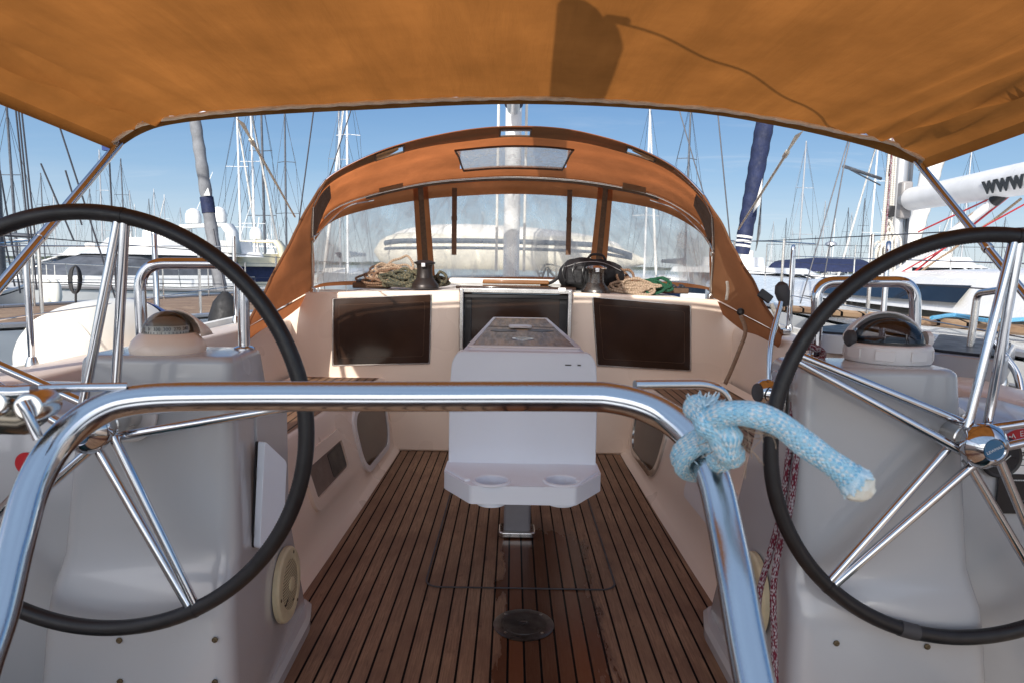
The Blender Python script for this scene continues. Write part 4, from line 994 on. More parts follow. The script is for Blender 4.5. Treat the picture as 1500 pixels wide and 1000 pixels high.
# side hoops down to the deck and wings
for s_ in (-1, 1):
    top = A[0] if s_ < 0 else A[-1]; foot = P(457, 427, 4.6) if s_ < 0 else P(1041, 436, 4.6)
    mid = P(456, 350, 4.45) if s_ < 0 else P(1046, 372, 4.45)
    mb = MB(); mb.tube(cat([top + V((0, .012, 0)), mid, foot], 8), .0125, 12); mb.build('side_tube', chrome2, spr)
    mb = MB(); mb.tube(cat([mid + V((0, -.012, 0)), at(Bc, .02 if s_ < 0 else .98) + V((s_ * -.02, -.04, -.01)), at(Bc, .12 if s_ < 0 else .88) + V((0, -.04, -.02)), at(Bc, .19 if s_ < 0 else .81) + V((0, -.04, -.03))], 8), .0095, 10); mb.build('brace_tube', chrome, spr)
    hinge = MB(); hinge.box(foot + V((0, -.01, 0)), (.05, .05, .05)); hinge.build('deck_hinge', chrome2, spr, bevel=.008)
    hinge = MB(); hinge.lathe([(.016, -.02), (.016, .02)], mid, (1, 0, 0), 14); hinge.build('tube_joint', chrome2, spr)
    # quarter panel between side tube and the windscreen end
    inn = [top, top.lerp(mid, .5), mid, mid.lerp(foot, .5), foot]
    out_px = ([(478, 264, 4.26), (447, 312, 4.12), (415, 375, 3.95), (385, 432, 3.82), (362, 480, 3.70)] if s_ < 0 else [(1030, 286, 4.26), (1060, 335, 4.12), (1090, 392, 3.95), (1120, 445, 3.82), (1146, 491, 3.70)])
    outp = [P(*q) for q in out_px]
    inn = resample(cat(inn, 8), 30); outp = resample(cat(outp, 8), 30)
    inn[0] = outp[0].copy()
    def wing(u, v):
        p = at(inn, v).lerp(at(outp, v), u); b = math.sin(u * PI) * math.sin(v * PI * .9)
        return p + V((s_ * .05 * b + .010 * noise.noise(V((u * 3, v * 7, s_))), -.01 * b, .004 * math.sin(v * 14 + u * 5)))
    mb = MB(); mb.grid(wing, 20, 40); mb.build('side_wing', wing_m, spr, angle=180)
    mb = MB(); mb.tube([wing(1, k / 30) for k in range(31)], .008, 8); mb.build('wing_hem', wing_m, spr)
    # lower skirt from foot forward to the wing corner
    cor = outp[-1]; q1 = P(300 if 0 else 395, 470, 4.2) if s_ < 0 else P(1110, 480, 4.2)
    mb = MB(); mb.grid(lambda u, v: (foot.lerp(cor, u)) + V((0, 0, -(.17 if s_ < 0 else .19) * math.sin(u * PI) ** .6 * v * .9)) + V((s_ * .12 * v * math.sin(u * PI), 0, 0)), 16, 5); mb.build('wing_skirt', wing_m, spr, angle=180)
    # side gusset between tube and windscreen
    mb = MB(); mb.loft([[at(A, .0 if s_ < 0 else 1.0), mid, foot], [at(Bc, .0 if s_ < 0 else 1), at(Bc, 0 if s_ < 0 else 1).lerp(at(Cc, 0 if s_ < 0 else 1), .5), at(Cc, .0 if s_ < 0 else 1)]], closed=False, caps=False); mb.build('side_gusset', spr_m, spr, angle=180)
    def gus(u, v):
        uu = (.005 + .075 * u) if s_ < 0 else 1 - (.005 + .075 * u); return roof(uu, .25 + .70 * v * (1 - .4 * u)) + V((0, -.01, -.015 - .06 * (1 - u) * v))
    mb = MB(); mb.grid(gus, 8, 8); mb.build('corner_gusset', zipm, spr, angle=180)
q = P(1213, 0, 4) ; 
basic('strap_brown', (.26, .16, .10), .8, var=.25, vscale=60, bscale=300, bstr=.5)
# snap knob and dangling straps on the right wing
k = P(1085, 457, 4.02); mb = MB(); mb.lathe([(.022, 0), (.022, .008), (.013, .014), (.010, .02)], k, V((-.4, -1, 0)), 20); mb.build('turn_button', black, spr)
def ribbon(name, pts, w, mat, par, nrm=V((0, -1, 0))):
    pp = cat([V(p) for p in pts], 6); mb = MB(); L, R = [], []
    for i, p in enumerate(pp):
        d = (pp[min(i + 1, len(pp) - 1)] - pp[max(0, i - 1)]).normalized(); sd = d.cross(nrm).normalized() * w / 2; L.append(p - sd); R.append(p + sd)
    mb.loft([L, R], closed=False, caps=False); return mb.build(name, mat, par, solid=.002, angle=180)
ribbon('hanging_strap', [P(1085, 462, 3.98), P(1092, 485, 3.95), P(1084, 510, 3.9), P(1072, 540, 3.88), P(1062, 562, 3.85)], .024, MATS['strap_brown'], spr)
ribbon('hanging_strap', [P(1130, 445, 3.6), P(1138, 470, 3.6), P(1133, 490, 3.58), P(1127, 512, 3.56)], .022, bind, spr)
ribbon('hanging_strap', [P(1065, 412, 4.1), P(1066, 425, 4.1), P(1064, 440, 4.1)], .018, bind, spr)
mb = MB(); mb.box(P(1121, 434, 3.8), (.08, .02, .05), Matrix.Rotation(.6, 4, 'Y')); mb.build('buckle', black, spr, bevel=.006)
mb = MB(); mb.box(P(378, 431, 3.8), (.06, .02, .04), Matrix.Rotation(-.6, 4, 'Y')); mb.build('buckle', black, spr, bevel=.006)
# ================================================================== cabin top gear
def winch_(px, py, Y, label, mat, zb):
    c = P(px, py, Y); c.z = zb; t = thing('winch', label, 'winch', c); k = 1.0
    mb = MB(); mb.lathe([(.098 * k, 0), (.098 * k, .018), (.092 * k, .032), (.068 * k, .062), (.060 * k, .075)], c, seg=40); mb.build('base', mat, t, angle=40)
    mb = MB(); mb.lathe([(.058, .075), (.054, .10), (.052, .135), (.055, .160), (.060, .166)], c, seg=40); mb.build('drum', mat, t, angle=40)
    mb = MB(); mb.lathe([(.060, .166), (.070, .170), (.073, .178), (.066, .184), (.060, .180), (.050, .190), (.028, .194), (.020, .188)], c, seg=40); mb.build('self_tailing_jaw', chrome2 if mat is winch else black, t, angle=40)
    mb = MB(); mb.box(c + V((0, -.07, .162)), (.03, .02, .03)); mb.build('feeder_arm', chrome, t, bevel=.004)
winch_(622, 430, 4.68, 'dark capstan winch beside the tan rope pile, left of the companionway', basic('dark_winch', (.035, .028, .026), .35, metal=.4, var=.3), 1.085)
winch_(872, 436, 4.68, 'bronze grey capstan winch with a bright top in front of the black bag', winch, 1.07)
# backpack
c = P(865, 432, 4.98); c.z = 1.08
t = thing('backpack', 'black backpack lying on the cabin top behind the right winch', 'backpack', c)
mb = MB(); rings = []
for i in range(29):
    u = i / 28; x = -.245 + .49 * u; e = math.sqrt(max(0, 1 - abs(2 * u - 1) ** 3.2)); ring = []
    for k in range(32):
        a = 2 * PI * k / 32; yy = math.cos(a) * .13 * e; hh = (.25 - .07 * max(0, u - .45)) * e; zz = .118 + math.sin(a) * hh * .48 - .02 * (1 - e)
        p = c + V((x, yy, max(.0, zz))); nz = noise.noise(p * 9) * .02 + noise.noise(p * 24) * .007; ring.append(p + V((0, math.cos(a) * nz, math.sin(a) * nz)))
    rings.append(ring)
mb.loft(rings); mb.build('body', bagm, t, angle=180)
mb = MB()
for dx, zz in ((-.13, .10), (.03, .09)): mb.box(c + V((dx, -.135, zz)), (.12, .045, .11))
mb.build('pocket', bagm, t, bevel=.02, seg=3)
mb = MB()
for j in range(3): mb.tube(cat([c + V((-.20 + .07 * j, -.15, .20)), c + V((-.22 + .07 * j, -.172, .14)), c + V((-.20 + .07 * j, -.165, .07))], 5), .005, 6)
mb.tube(cat([c + V((-.22, -.06, .02)), c + V((-.33, -.10, .012)), c + V((-.36, -.02, .03)), c + V((-.28, .0, .06)), c + V((-.23, .0, .10))], 6), .012, 8)
mb.build('strap', black, t)
mb = MB(); mb.tube(cat([c + V((-.03, -.02, .232)), c + V((0, -.03, .262)), c + V((.07, -.03, .258)), c + V((.10, -.02, .22))], 6), .009, 8)
mb.build('carry_handle', black, t)
mb = MB(); mb.tube(cat([c + V((-.2, -.11, .17)), c + V((-.08, -.145, .205)), c + V((.06, -.14, .205)), c + V((.2, -.10, .15))], 8), .0025, 6); mb.build('zip', greyp, t)
# rope heaps
def heap(name, label, cpx, cpy, Y, w, h, mat, n, r, seed, depth=.12, zb=1.09, group=None):
    random.seed(seed); c = P(cpx, cpy, Y); c.z = zb; mb = MB()
    for k in range(n):
        cx_, cz = random.uniform(-.28, .28) * w, random.uniform(0, 1); env = math.sqrt(max(.05, 1 - (2 * cx_ / w) ** 2))
        base = c + V((cx_, random.uniform(-.5, .5) * depth, h * .5 * env * cz + r)); rx, rz, ry = random.uniform(.18, .38) * w, random.uniform(.15, .5) * h * env, random.uniform(.2, .5) * depth
        ph = random.uniform(0, 6.3); tl = random.uniform(-.5, .5); pts = []
        for j in range(12):
            a = 2 * PI * j / 12 + ph; p = base + V((math.cos(a) * rx * random.uniform(.85, 1.1), math.sin(a) * ry + tl * .03, math.sin(a + tl) * rz * random.uniform(.8, 1.15) + rz * .5)); p.z = max(zb + r, p.z); pts.append(p)
        mb.tube(cat(pts, 5, closed=True), r, 8, closed=True, uvs=60)
    o = mb.build(name, mat); return tag(o, label, 'rope', group)
heap('rope_coil', 'light tan rope loops on top of the pile left of the dark winch', 585, 428, 4.9, .40, .19, rope_tan, 8, .0085, 11)
heap('rope_coil', 'brown rope loops buried in the left pile behind the dark winch', 575, 430, 4.84, .44, .13, rope_brn, 8, .008, 12)
heap('rope_coil', 'thick olive rope heaped directly beside the dark winch', 596, 432, 4.72, .30, .14, rope_olv, 11, .0115, 13)
heap('rope_coil', 'dark olive rope end to the right of the dark winch', 645, 430, 4.86, .16, .10, rope_olv, 5, .011, 14)
heap('rope_coil', 'tan rope coiled over the right panel beside the bronze winch', 922, 436, 4.72, .36, .10, rope_tan, 10, .009, 15, zb=1.065)
heap('rope_coil', 'dark green rope coiled at the right end of the cabin top', 952, 436, 4.80, .28, .12, rope_grn, 10, .0095, 16, zb=1.06)
heap('rope_coil', 'brown rope bunch between the backpack and the green rope', 915, 428, 4.92, .2, .14, rope_brn, 6, .010, 17, zb=1.07)
# jamming cleats behind the rope piles
for px, lab in ((545, 'dark rope clutch under the rope pile on the left of the cabin top'), (980, 'dark rope clutch beside the green rope on the right of the cabin top')):
    c = P(px, 433, 4.9); c.z = 1.075; t = thing('rope_clutch', lab, 'rope clutch', c)
    mb = MB(); mb.box(c + V((0, 0, .02)), (.26, .10, .04)); mb.build('body', zipm, t, bevel=.008)
    mb = MB()
    for j in range(4): mb.box(c + V((-.09 + .06 * j, -.0, .05)), (.028, .09, .018), Matrix.Rotation(.15, 4, 'X'))
    mb.build('lever', black, t, bevel=.004)
# ================================================================== water, quay, shore
def water_mat():
    m, n, o = nt('sea_water'); p = N(n, 'ShaderNodeBsdfPrincipled', i_Roughness=.06); p.inputs['Base Color'].default_value = (.015, .045, .055, 1); p.inputs['Specular IOR Level'].default_value = .5
    a = noise_(n, objco(n, (1, 1.4, 1)), .9, 6, .6, .4); b = noise_(n, objco(n), 6, 4, .6)
    bump(n, math_(n, 'ADD', a, math_(n, 'MULTIPLY', b, .3)), .8, .06, p); n.links.new(p.outputs[0], o.inputs[0]); return m
mb = MB(); mb.grid(lambda u, v: V((-4000 + 8000 * u, -300 + 5300 * v, WATER)), 4, 4); struct(mb.build('water', water_mat()))
quaym = basic('quay_concrete', (.42, .41, .39), .9, var=.3, vscale=.6)
mb = MB(); mb.box((0, -8.5, -.3), (80, 9, 1.3)); struct(mb.build('quay', quaym, bevel=.05))
random.seed(5)
mb = MB(); top = []
nS = 260
for i in range(nS + 1):
    x = -900 + 1800 * i / nS; y = 820 + 60 * math.sin(x * .004)
    h = 3.2 + 5.5 * max(0, noise.noise(V((x * .012, 0, 2)))) + 2.4 * noise.noise(V((x * .07, 1, 0))) + 1.2 * noise.noise(V((x * .3, 1, 0)))
    top.append((x, y, max(1.2, h)))
mb.loft([[V((x, y - 14, WATER)) for x, y, h in top], [V((x, y - 6, WATER + h * .8)) for x, y, h in top], [V((x, y, WATER + h)) for x, y, h in top], [V((x, y + 60, WATER + h * .5)) for x, y, h in top]], closed=False, caps=False)
o = mb.build('shore_trees', shorem); tag(o, 'low dark line of trees on the far shore at the horizon', 'trees', kind='stuff')
for px, Y, lab in ((1196, 780, 'small red roofed house on the far shore seen through the right masts'), (1216, 790, 'smaller red roofed house beside the first on the far shore')):
    q = P(px, 398, Y); t = thing('house', lab, 'house', (q.x, q.y, WATER)); w_, h_ = (9, 6) if px < 1200 else (6, 5)
    mb = MB(); mb.box((q.x, q.y - 20, WATER + h_ / 2 + 1), (w_, 8, h_)); mb.build('wall', wallm, t)
    mb = MB(); mb.loft([[V((q.x - w_ * .55, y, WATER + h_ + 1)), V((q.x, y, WATER + h_ + 3.5)), V((q.x + w_ * .55, y, WATER + h_ + 1))] for y in (q.y - 25, q.y - 15)]); mb.build('roof', tile, t)
# ================================================================== generic yachts (bow towards +y at the origin)
def wirepts(mb, a, b, r, n=2): mb.tube([V(a).lerp(V(b), i / n) for i in range(n + 1)], r, 5, caps=False)
def sail_yacht(L=12, B=3.8, F=1.25, hull=whiteh, deck=nonskid, cover=navyc, H=16, mast=mastm, cabin=whitep, detail=2, boom=True, furl=None, wood=None, rig=True, roof_h=.38, stripe=None, hood=None):
    r = thing('sailing_yacht', 'x', 'yacht')
    def half(t): # t 0 stern..1 bow
        return B / 2 * (.82 + .18 * math.sin(min(1, t / .45) * PI / 2)) * (1 if t < .45 else math.cos(((t - .45) / .55) ** 1.5 * PI / 2) * .97 + .03 * (1 - t))
    def sheer(t): return F * (.92 + .18 * t * t)
    n = 26; rings = []
    for i in range(n + 1):
        t = i / n; y = -L / 2 + L * t; h = max(.02, half(t)); z = sheer(t); ov = .35 * (t ** 6)
        rings.append([V((-h, y + ov, z)), V((-h * 1.0, y + ov * .8, z * .62)), V((-h * .96, y + ov * .3, z * .25)), V((-h * .86, y - ov * .3, -.08)), V((h * .86, y - ov * .3, -.08)), V((h * .96, y + ov * .3, z * .25)), V((h, y + ov * .8, z * .62)), V((h, y + ov, z))])
    mb = MB(); mb.loft(rings, closed=False, caps=False); k = len(mb.v); mb.add(rings[0], [tuple(range(8))]); hl = mb.build('hull', hull, r, angle=50)
    mb = MB(); mb.grid(lambda u, v: V(((2 * u - 1) * max(.01, half(v)) * .985, -L / 2 + L * v + .35 * v ** 6, sheer(v) + .012 + .05 * (1 - (2 * u - 1) ** 2))), 6, 26); mb.build('deck', deck, r)
    if stripe:
        mb = MB()
        for s_ in (-1, 1): mb.loft([[V((s_ * (half(i / n) + .006), -L / 2 + L * i / n + .3 * (i / n) ** 6, sheer(i / n) * z)) for i in range(n + 1)] for z in (.78, .90)], closed=False, caps=False)
        mb.build('stripe', stripe, r)
    if detail > 0:
        mb = MB()
        for s_ in (-1, 1): mb.tube([V((s_ * half(i / n) * .985, -L / 2 + L * i / n + .35 * (i / n) ** 6, sheer(i / n) + .03)) for i in range(n + 1)], .022, 6)
        mb.build('toe_rail', mastm, r)
    # coachroof
    y0, y1 = -L * .18, L * .22; rg = []
    for i in range(9):
        t = i / 8; y = y0 + (y1 - y0) * t; w_ = B * (.33 - .11 * t * t); zz = F * 1.0 + .02; h = roof_h * (1 - .75 * t ** 2.2)
        rg.append([V((-w_, y, zz)), V((-w_ * .92, y, zz + h * .75)), V((-w_ * .75, y, zz + h)), V((0, y, zz + h * 1.12)), V((w_ * .75, y, zz + h)), V((w_ * .92, y, zz + h * .75)), V((w_, y, zz))])
    mb = MB(); mb.loft(rg, closed=False, caps=False); mb.add(rg[0], [tuple(range(7))]); mb.add(rg[-1], [tuple(range(7))]); cr = mb.build('coachroof', cabin, r, angle=50)
    for s_ in (-1, 1):
        mb = MB(); a = [V((s_ * abs(rg[i][0].x) * 1.004 + s_ * -.0, rg[i][0].y, F + .02 + roof_h * .25 * (1 - .6 * i / 8))) for i in range(1, 6)]; b = [V((s_ * abs(rg[i][1].x) * 1.02, rg[i][1].y, F + .02 + roof_h * .62 * (1 - .75 * (i / 8) ** 2.2))) for i in range(1, 6)]
        mb.loft([a, b], closed=False, caps=False); mb.build('window_strip', glassd, cr)
    # mast
    ym = L * .10
    mw = .085 if detail else .09
    mb = MB(); mb.tube([V((0, ym, F)), V((0, ym - .05, F + H * .5)), V((0, ym - .14, F + H))], [mw, mw, mw * .75], 10); m_ = mb.build('mast', mast, r)
    if rig:
        for zz, ww in ((.36, 1.15), (.68, .9)):
            sp = MB(); sp.tube([V((-ww * B / 3.8, ym - .35, F + H * zz)), V((0, ym - .05, F + H * zz + .03)), V((ww * B / 3.8, ym - .35, F + H * zz))], .028, 6); sp.build('spreader', mast, m_)
        wr_ = MB(); rr = .006 if detail > 1 else .014
        ytop = ym - .13
        wirepts(wr_, (0, L / 2 + .2, F * 1.1), (0, ytop, F + H * .97), rr)
        wirepts(wr_, (0, -L / 2, F), (0, ytop, F + H), rr)
        for s_ in (-1, 1):
            x1 = s_ * 1.15 * B / 3.8; x2 = s_ * .9 * B / 3.8
            wirepts(wr_, (s_ * B * .46, ym - .3, F), (x1, ym - .35, F + H * .36), rr); wirepts(wr_, (x1, ym - .35, F + H * .36), (x2, ym - .35, F + H * .68), rr); wirepts(wr_, (x2, ym - .35, F + H * .68), (0, ytop, F + H * .97), rr)
            wirepts(wr_, (s_ * B * .44, ym - .2, F), (0, ym, F + H * .36), rr); wirepts(wr_, (x1, ym - .35, F + H * .36), (0, ym, F + H * .67), rr)
        wr_.build('rigging', wire, r)
    if boom:
        bl = L * .36; zb = F + .95 + roof_h
        mb = MB(); mb.tube([V((0, ym - .1, zb)), V((0, ym - .1 - bl, zb + .12))], .075, 10); bo = mb.build('boom', mast, r)
        if cover:
            mb = MB(); rg2 = []
            for i in range(13):
                t = i / 12; c = V((0, ym - .12 - bl * t * .97, zb + .12 * t + .16 - .06 * t)); h = (.26 - .13 * t) * (1 + .12 * math.sin(t * 20)); w_ = .13 - .04 * t
                rg2.append([c + V((math.cos(a) * w_ * (1 + .1 * math.sin(3 * a + t * 9)), 0, math.sin(a) * h - .02)) for a in [2 * PI * k / 10 for k in range(10)]])
            mb.loft(rg2); mb.build('sail_cover', cover, r)
    if furl:
        mb = MB(); a = V((0, L / 2 + .15, F * 1.1 + .25)); b = V((0, ym - .12, F + H * .94)); pts = [a.lerp(b, i / 24) for i in range(25)]
        mb.tube(pts, [.05] + [.115 - .055 * (i / 24) + .008 * math.sin(i * 2.1) for i in range(23)] + [.02], 10); mb.build('furled_genoa', furl, r)
    if detail > 0:
        st = MB(); ln = MB(); ws = []
        for s_ in (-1, 1):
            prev = None
            for i in range(9):
                t = .02 + .94 * i / 8; p = V((s_ * half(t) * .95, -L / 2 + L * t + .3 * t ** 6, sheer(t))); q = p + V((0, 0, .62)); s1 = MB(); s1.tube([p, q], .0125, 8); s1.build('stanchion', chrome2, r)
                if prev:
                    for f_ in (.5, .98): wirepts(ln, prev[0].lerp(prev[1], f_), p.lerp(q, f_), .004)
                prev = (p, q)
        bow = V((0, L / 2 + .3, sheer(1))); a = half(.9) * .95
        st.tube(fillet([V((-a, L * .40, sheer(.9) + .62)), V((-a * .55, L / 2 + .1, sheer(1) + .66)), bow + V((0, .05, .66)), V((a * .55, L / 2 + .1, sheer(1) + .66)), V((a, L * .40, sheer(.9) + .62))], .3), .0125, 8)
        st.build('pulpit', chrome2, r); ln.build('lifeline', wire, r)
        if hood:
            mb = MB(); zz = F + roof_h * .9; rg3 = []
            for y_, h_ in ((-L * .18 - .5, .62), (-L * .18 + .1, .60), (-L * .18 + .5, .35), (-L * .18 + .8, .03)):
                rg3.append([V((math.cos(a) * B * .33, y_, zz + math.sin(a) ** .7 * h_)) for a in [PI * k / 12 for k in range(13)]])
            mb.loft(rg3, closed=False, caps=False); mb.build('sprayhood', hood, r)
    return r
def place(o, x, y, rz=0, z=WATER, s=1, label=None, group=None, roll=0):
    o.location = (x, y, z); o.rotation_euler = (0, roll, rz); o.scale = (s, s, s)
    if label: o['label'] = label
    if group: o['group'] = group
    return o
def motor_yacht(L=14, B=4.4, F=1.5, top=whitep, fly=True, glass=glassd, arch=True, cover=None, domes=2, canopy=None):
    r = thing('motor_yacht', 'x', 'motor yacht')
    def half(t): return B / 2 * (1 if t < .5 else (math.cos(((t - .5) / .5) ** 1.7 * PI / 2) * .98 + .02))
    def sheer(t): return F * (.85 + .35 * t)
    n = 24; rings = []
    for i in range(n + 1):
        t = i / n; y = -L / 2 + L * t; h = max(.03, half(t)); z = sheer(t); ov = .8 * t ** 5
        rings.append([V((-h, y + ov, z)), V((-h * .97, y + ov * .7, z * .7)), V((-h * .84, y, .05)), V((-h * .7, y - .2, -.1)), V((h * .7, y - .2, -.1)), V((h * .84, y, .05)), V((h * .97, y + ov * .7, z * .7)), V((h, y + ov, z))])
    mb = MB(); mb.loft(rings, closed=False, caps=False); mb.add(rings[0], [tuple(range(8))]); mb.build('hull', whiteh, r, angle=50)
    mb = MB(); mb.grid(lambda u, v: V(((2 * u - 1) * max(.02, half(v)) * .98, -L / 2 + L * v + .8 * v ** 5, sheer(v) + .02 + .10 * (1 - (2 * u - 1) ** 2))), 8, 24); mb.build('deck', whitep, r)
    mb = MB()
    for s_ in (-1, 1): mb.tube([V((s_ * half(i / n), -L / 2 + L * i / n + .8 * (i / n) ** 5, sheer(i / n) - .08)) for i in range(n + 1)], .05, 6)
    mb.build('rubbing_strake', greyp, r)
    # saloon: sections along y with raked screen
    def sal(z0, z1, w0, w1, y0, y1, rake_f, rake_b, nm, mt, par=r):
        mb = MB(); rg = []
        for k in range(6):
            t = k / 5; z = z0 + (z1 - z0) * t; w_ = w0 + (w1 - w0) * t; a, b = y0 + rake_b * t, y1 - rake_f * t; e = .28
            rg.append([V((x, y, z)) for x, y in rquad([(-w_, a), (w_, a), (w_, b - w_ * .5), (w_ * .55, b), (-w_ * .55, b), (-w_, b - w_ * .5)], e, 5)])
        mb.loft(rg); return mb.build(nm, mt, par, angle=40)
    zd = F * 1.02
    sal(zd, zd + .35, B * .42, B * .41, -L * .28, L * .24, .25, 0, 'saloon_base', top)
    sal(zd + .35, zd + 1.0, B * .405, B * .36, -L * .27, L * .20, 1.9, .1, 'windscreen' if not cover else 'screen_cover', glass if not cover else cover)
    sal(zd + 1.0, zd + 1.17, B * .40, B * .37, -L * .34, L * .07, .4, 0, 'roof', top)
    mb = MB()
    for x in (-.9, -.3, .3, .9): mb.tube([V((x, L * .20 - .02, zd + .35)), V((x * .9, L * .20 - 1.9, zd + 1.02))], .035, 6)
    if not cover: mb.build('mullion', top, r)
    if fly:
        sal(zd + 1.17, zd + 1.55, B * .34, B * .33, -L * .32, L * .02, .35, 0, 'flybridge', top)
        mb = MB()
        for s_ in (-1, 1): mb.box((s_ * .6, -L * .12, zd + 1.7), (.55, .5, .35))
        mb.build('helm_seat', sailw, r, bevel=.06)
    if canopy:
        mb = MB(); mb.loft([[V((math.cos(a) * B * .36, y_, zd + 1.3 + math.sin(a) * h_)) for a in [PI * k / 10 for k in range(11)]] for y_, h_ in ((-L * .42, .45), (-L * .30, .55), (-L * .15, .5), (-L * .1, .2))], closed=False, caps=False); mb.build('canopy', canopy, r)
    if arch:
        mb = MB(); ya = -L * .26
        mb.loft([[V((x, ya + dy, z)) for dy in (0, .45)] for x, z in ((-B * .40, zd + 1.1), (-B * .36, zd + 1.85), (-B * .30, zd + 2.1), (B * .30, zd + 2.1), (B * .36, zd + 1.85), (B * .40, zd + 1.1))], closed=False, caps=False)
        ar = mb.build('radar_arch', top, r, solid=.12, angle=60)
        for k in range(domes):
            mb = MB(); x = (-.6 + 1.2 * k) if domes > 1 else 0; mb.lathe([(.26, 0), (.28, .05), (.28, .3), (.22, .46), (.10, .54), (.0, .56)], (x * 1.4, ya + .2, zd + 2.2), seg=20); mb.build('radome', whitep, ar)
        mb = MB(); mb.tube([V((0, ya + .2, zd + 2.1)), V((0, ya, zd + 3.2))], .02, 6); mb.tube([V((1.1, ya + .2, zd + 2.1)), V((1.15, ya - .8, zd + 4.2))], .012, 5); mb.build('aerial', whitep, ar)
    st = MB()
    for s_ in (-1, 1):
        top_ = []
        for i in range(8):
            t = .42 + .56 * i / 7; p = V((s_ * half(t) * .93, -L / 2 + L * t + .8 * t ** 5, sheer(t))); q = p + V((0, .08, .6)); st.tube([p, q], .014, 6); top_.append(q)
        st.tube(top_, .016, 6)
    st.build('bow_rail', chrome2, r)
    return r
# ================================================================== our mast, boom, dinghy, deck gear
t = thing('mast', 'pale mast of our own yacht standing right behind the sprayhood', 'mast', (-.02, 6.3, 1.1))
mb = MB(); mb.tube([V((-.02, 6.35, 1.05)), V((-.02, 6.30, 8)), V((-.02, 6.2, 16))], [.074, .074, .06], 20); mb.build('mast_tube', mastw, t)
mb = MB()
for dx in (-.135, .115): mb.tube([V((-.02 + dx, 6.22, 1.2)), V((-.02 + dx * .9, 6.15, 15))], .012, 6)
mb.build('halyard', wirew, t)
mb = MB(); mb.tube([V((-.02, 6.15, 2.62)), V((-.11, .95, 2.51))], .06, 12); mb.build('boom', mastm, t)
mb = MB(); rg = []
for i in range(41):
    u = i / 40; c = V((-.02 - .09 * u, 6.05 - u * 5.12, 2.68 - .07 * u)); h = .085; w_ = .085
    rg.append([c + V((math.copysign(abs(math.cos(a)) ** .35, math.cos(a)) * (w_ + .003 * math.sin(3 * a + u * 40)), 0, math.copysign(abs(math.sin(a)) ** .5, math.sin(a)) * h)) for a in [2 * PI * (k + .5) / 18 for k in range(18)]])
mb.loft(rg); mb.build('sail_bag', navyc, t)
mb = MB(); mb.tube(cat([V((-.06, .95, 2.52)), V((.02, 1.05, 2.48)), V((.6, 1.75, 2.28)), V((1.2, 2.45, 2.06))], 8), .006, 6); mb.tube([V((-.02, 1.0, 2.49)), V((.05, 1.09, 2.45))], .016, 8); mb.build('line', wirew, t)
mb = MB()
for s_ in (-1, 1):
    mb.tube([V((s_ * 1.98, 6.0, .85)), V((s_ * 1.1, 6.05, 6.8)), V((s_ * .85, 6.1, 11.8)), V((0, 6.2, 15.6))], .006, 5); mb.tube([V((s_ * 1.9, 5.7, .85)), V((0, 6.2, 6.8))], .005, 5)
    mb.tube([V((s_ * 1.1, 6.05, 6.8)), V((0, 6.25, 6.9))], .02, 6)
mb.build('rigging', wire, t)
# dinghy upside down on the foredeck
DY = 7.7
t = thing('inflatable_dinghy', 'upturned cream inflatable dinghy with dark rubbing strakes lying on the foredeck', 'dinghy', (-.0, DY, 1.2))
def dl(px, py): return P(px, py, DY)
x0, x1 = dl(548, 390).x, dl(942, 390).x
def zof(px, py): return dl(px, py).z
mb = MB(); rg = []
K = 40
def cl(u): return zof(0 * u + 740, 372 + 0) + (.035 * math.sin(u * PI) + .02 * (1 - u)) - .02
for i in range(K + 1):
    u = i / K; x = x0 + (x1 - x0) * u
    if u < .12: e = math.sqrt(max(0, 1 - ((.12 - u) / .12) ** 2))
    elif u > .80: e = 1 - ((u - .80) / .20) ** 1.3 * .82
    else: e = 1
    r_ = .205 * max(.06, e); zc = cl(u) + (.04 * (u - .8) / .2 if u > .8 else 0) * -1
    rg.append([V((x, DY + math.cos(a) * r_, zc + math.sin(a) * r_)) for a in [2 * PI * k / 28 for k in range(28)]])
mb.loft(rg); mb.build('side_tube', tub, t, angle=60)
mb = MB(); rg = []
for i in range(K + 1):
    u = i / K; x = x0 + .08 + (x1 - x0 - .25) * u; e = math.sqrt(max(0, 1 - abs(2 * u - 1) ** 3.0)); top_ = cl(u) + .10 + (.24 - .10 * u) * e; w_ = .5 * e + .03
    rg.append([V((x, DY + .35 - w_, cl(u) + .05)), V((x, DY + .35 - w_ * .85, cl(u) + .1 + (top_ - cl(u) - .1) * .6)), V((x, DY + .35 - w_ * .45, top_)), V((x, DY + .5, top_ + .02)), V((x, DY + .9, cl(u))), ])
mb.loft(rg, closed=False, caps=False); mb.build('hull', sailw, t, angle=60)
for k, (za, ww) in enumerate(((30, .030), (8, .016))):
    mb = MB(); pts = []
    for i in range(2, K - 1):
        u = i / K; x = x0 + (x1 - x0) * u; r_ = .205 * (math.sqrt(max(0, 1 - ((.12 - u) / .12) ** 2)) if u < .12 else (1 - ((u - .80) / .20) ** 1.3 * .82 if u > .8 else 1)); r_ = max(.02, r_)
        a = math.radians(za); pts.append(V((x, DY - math.cos(a) * r_, cl(u) + math.sin(a) * r_ + (-.04 * (u - .8) / .2 if u > .8 else 0))))
    mb.tube(pts, ww, 8); mb.build('rubbing_strake', tubd, t)
a = V((x1 - 1.35, DY - .208, cl(.6) - .055))
text('lettering', 'LUNA', .17, frame(P(815, 401, DY - .22), (-1, 0, -.07), (0, .15, -1)), textd, t, .002, bold=.004)
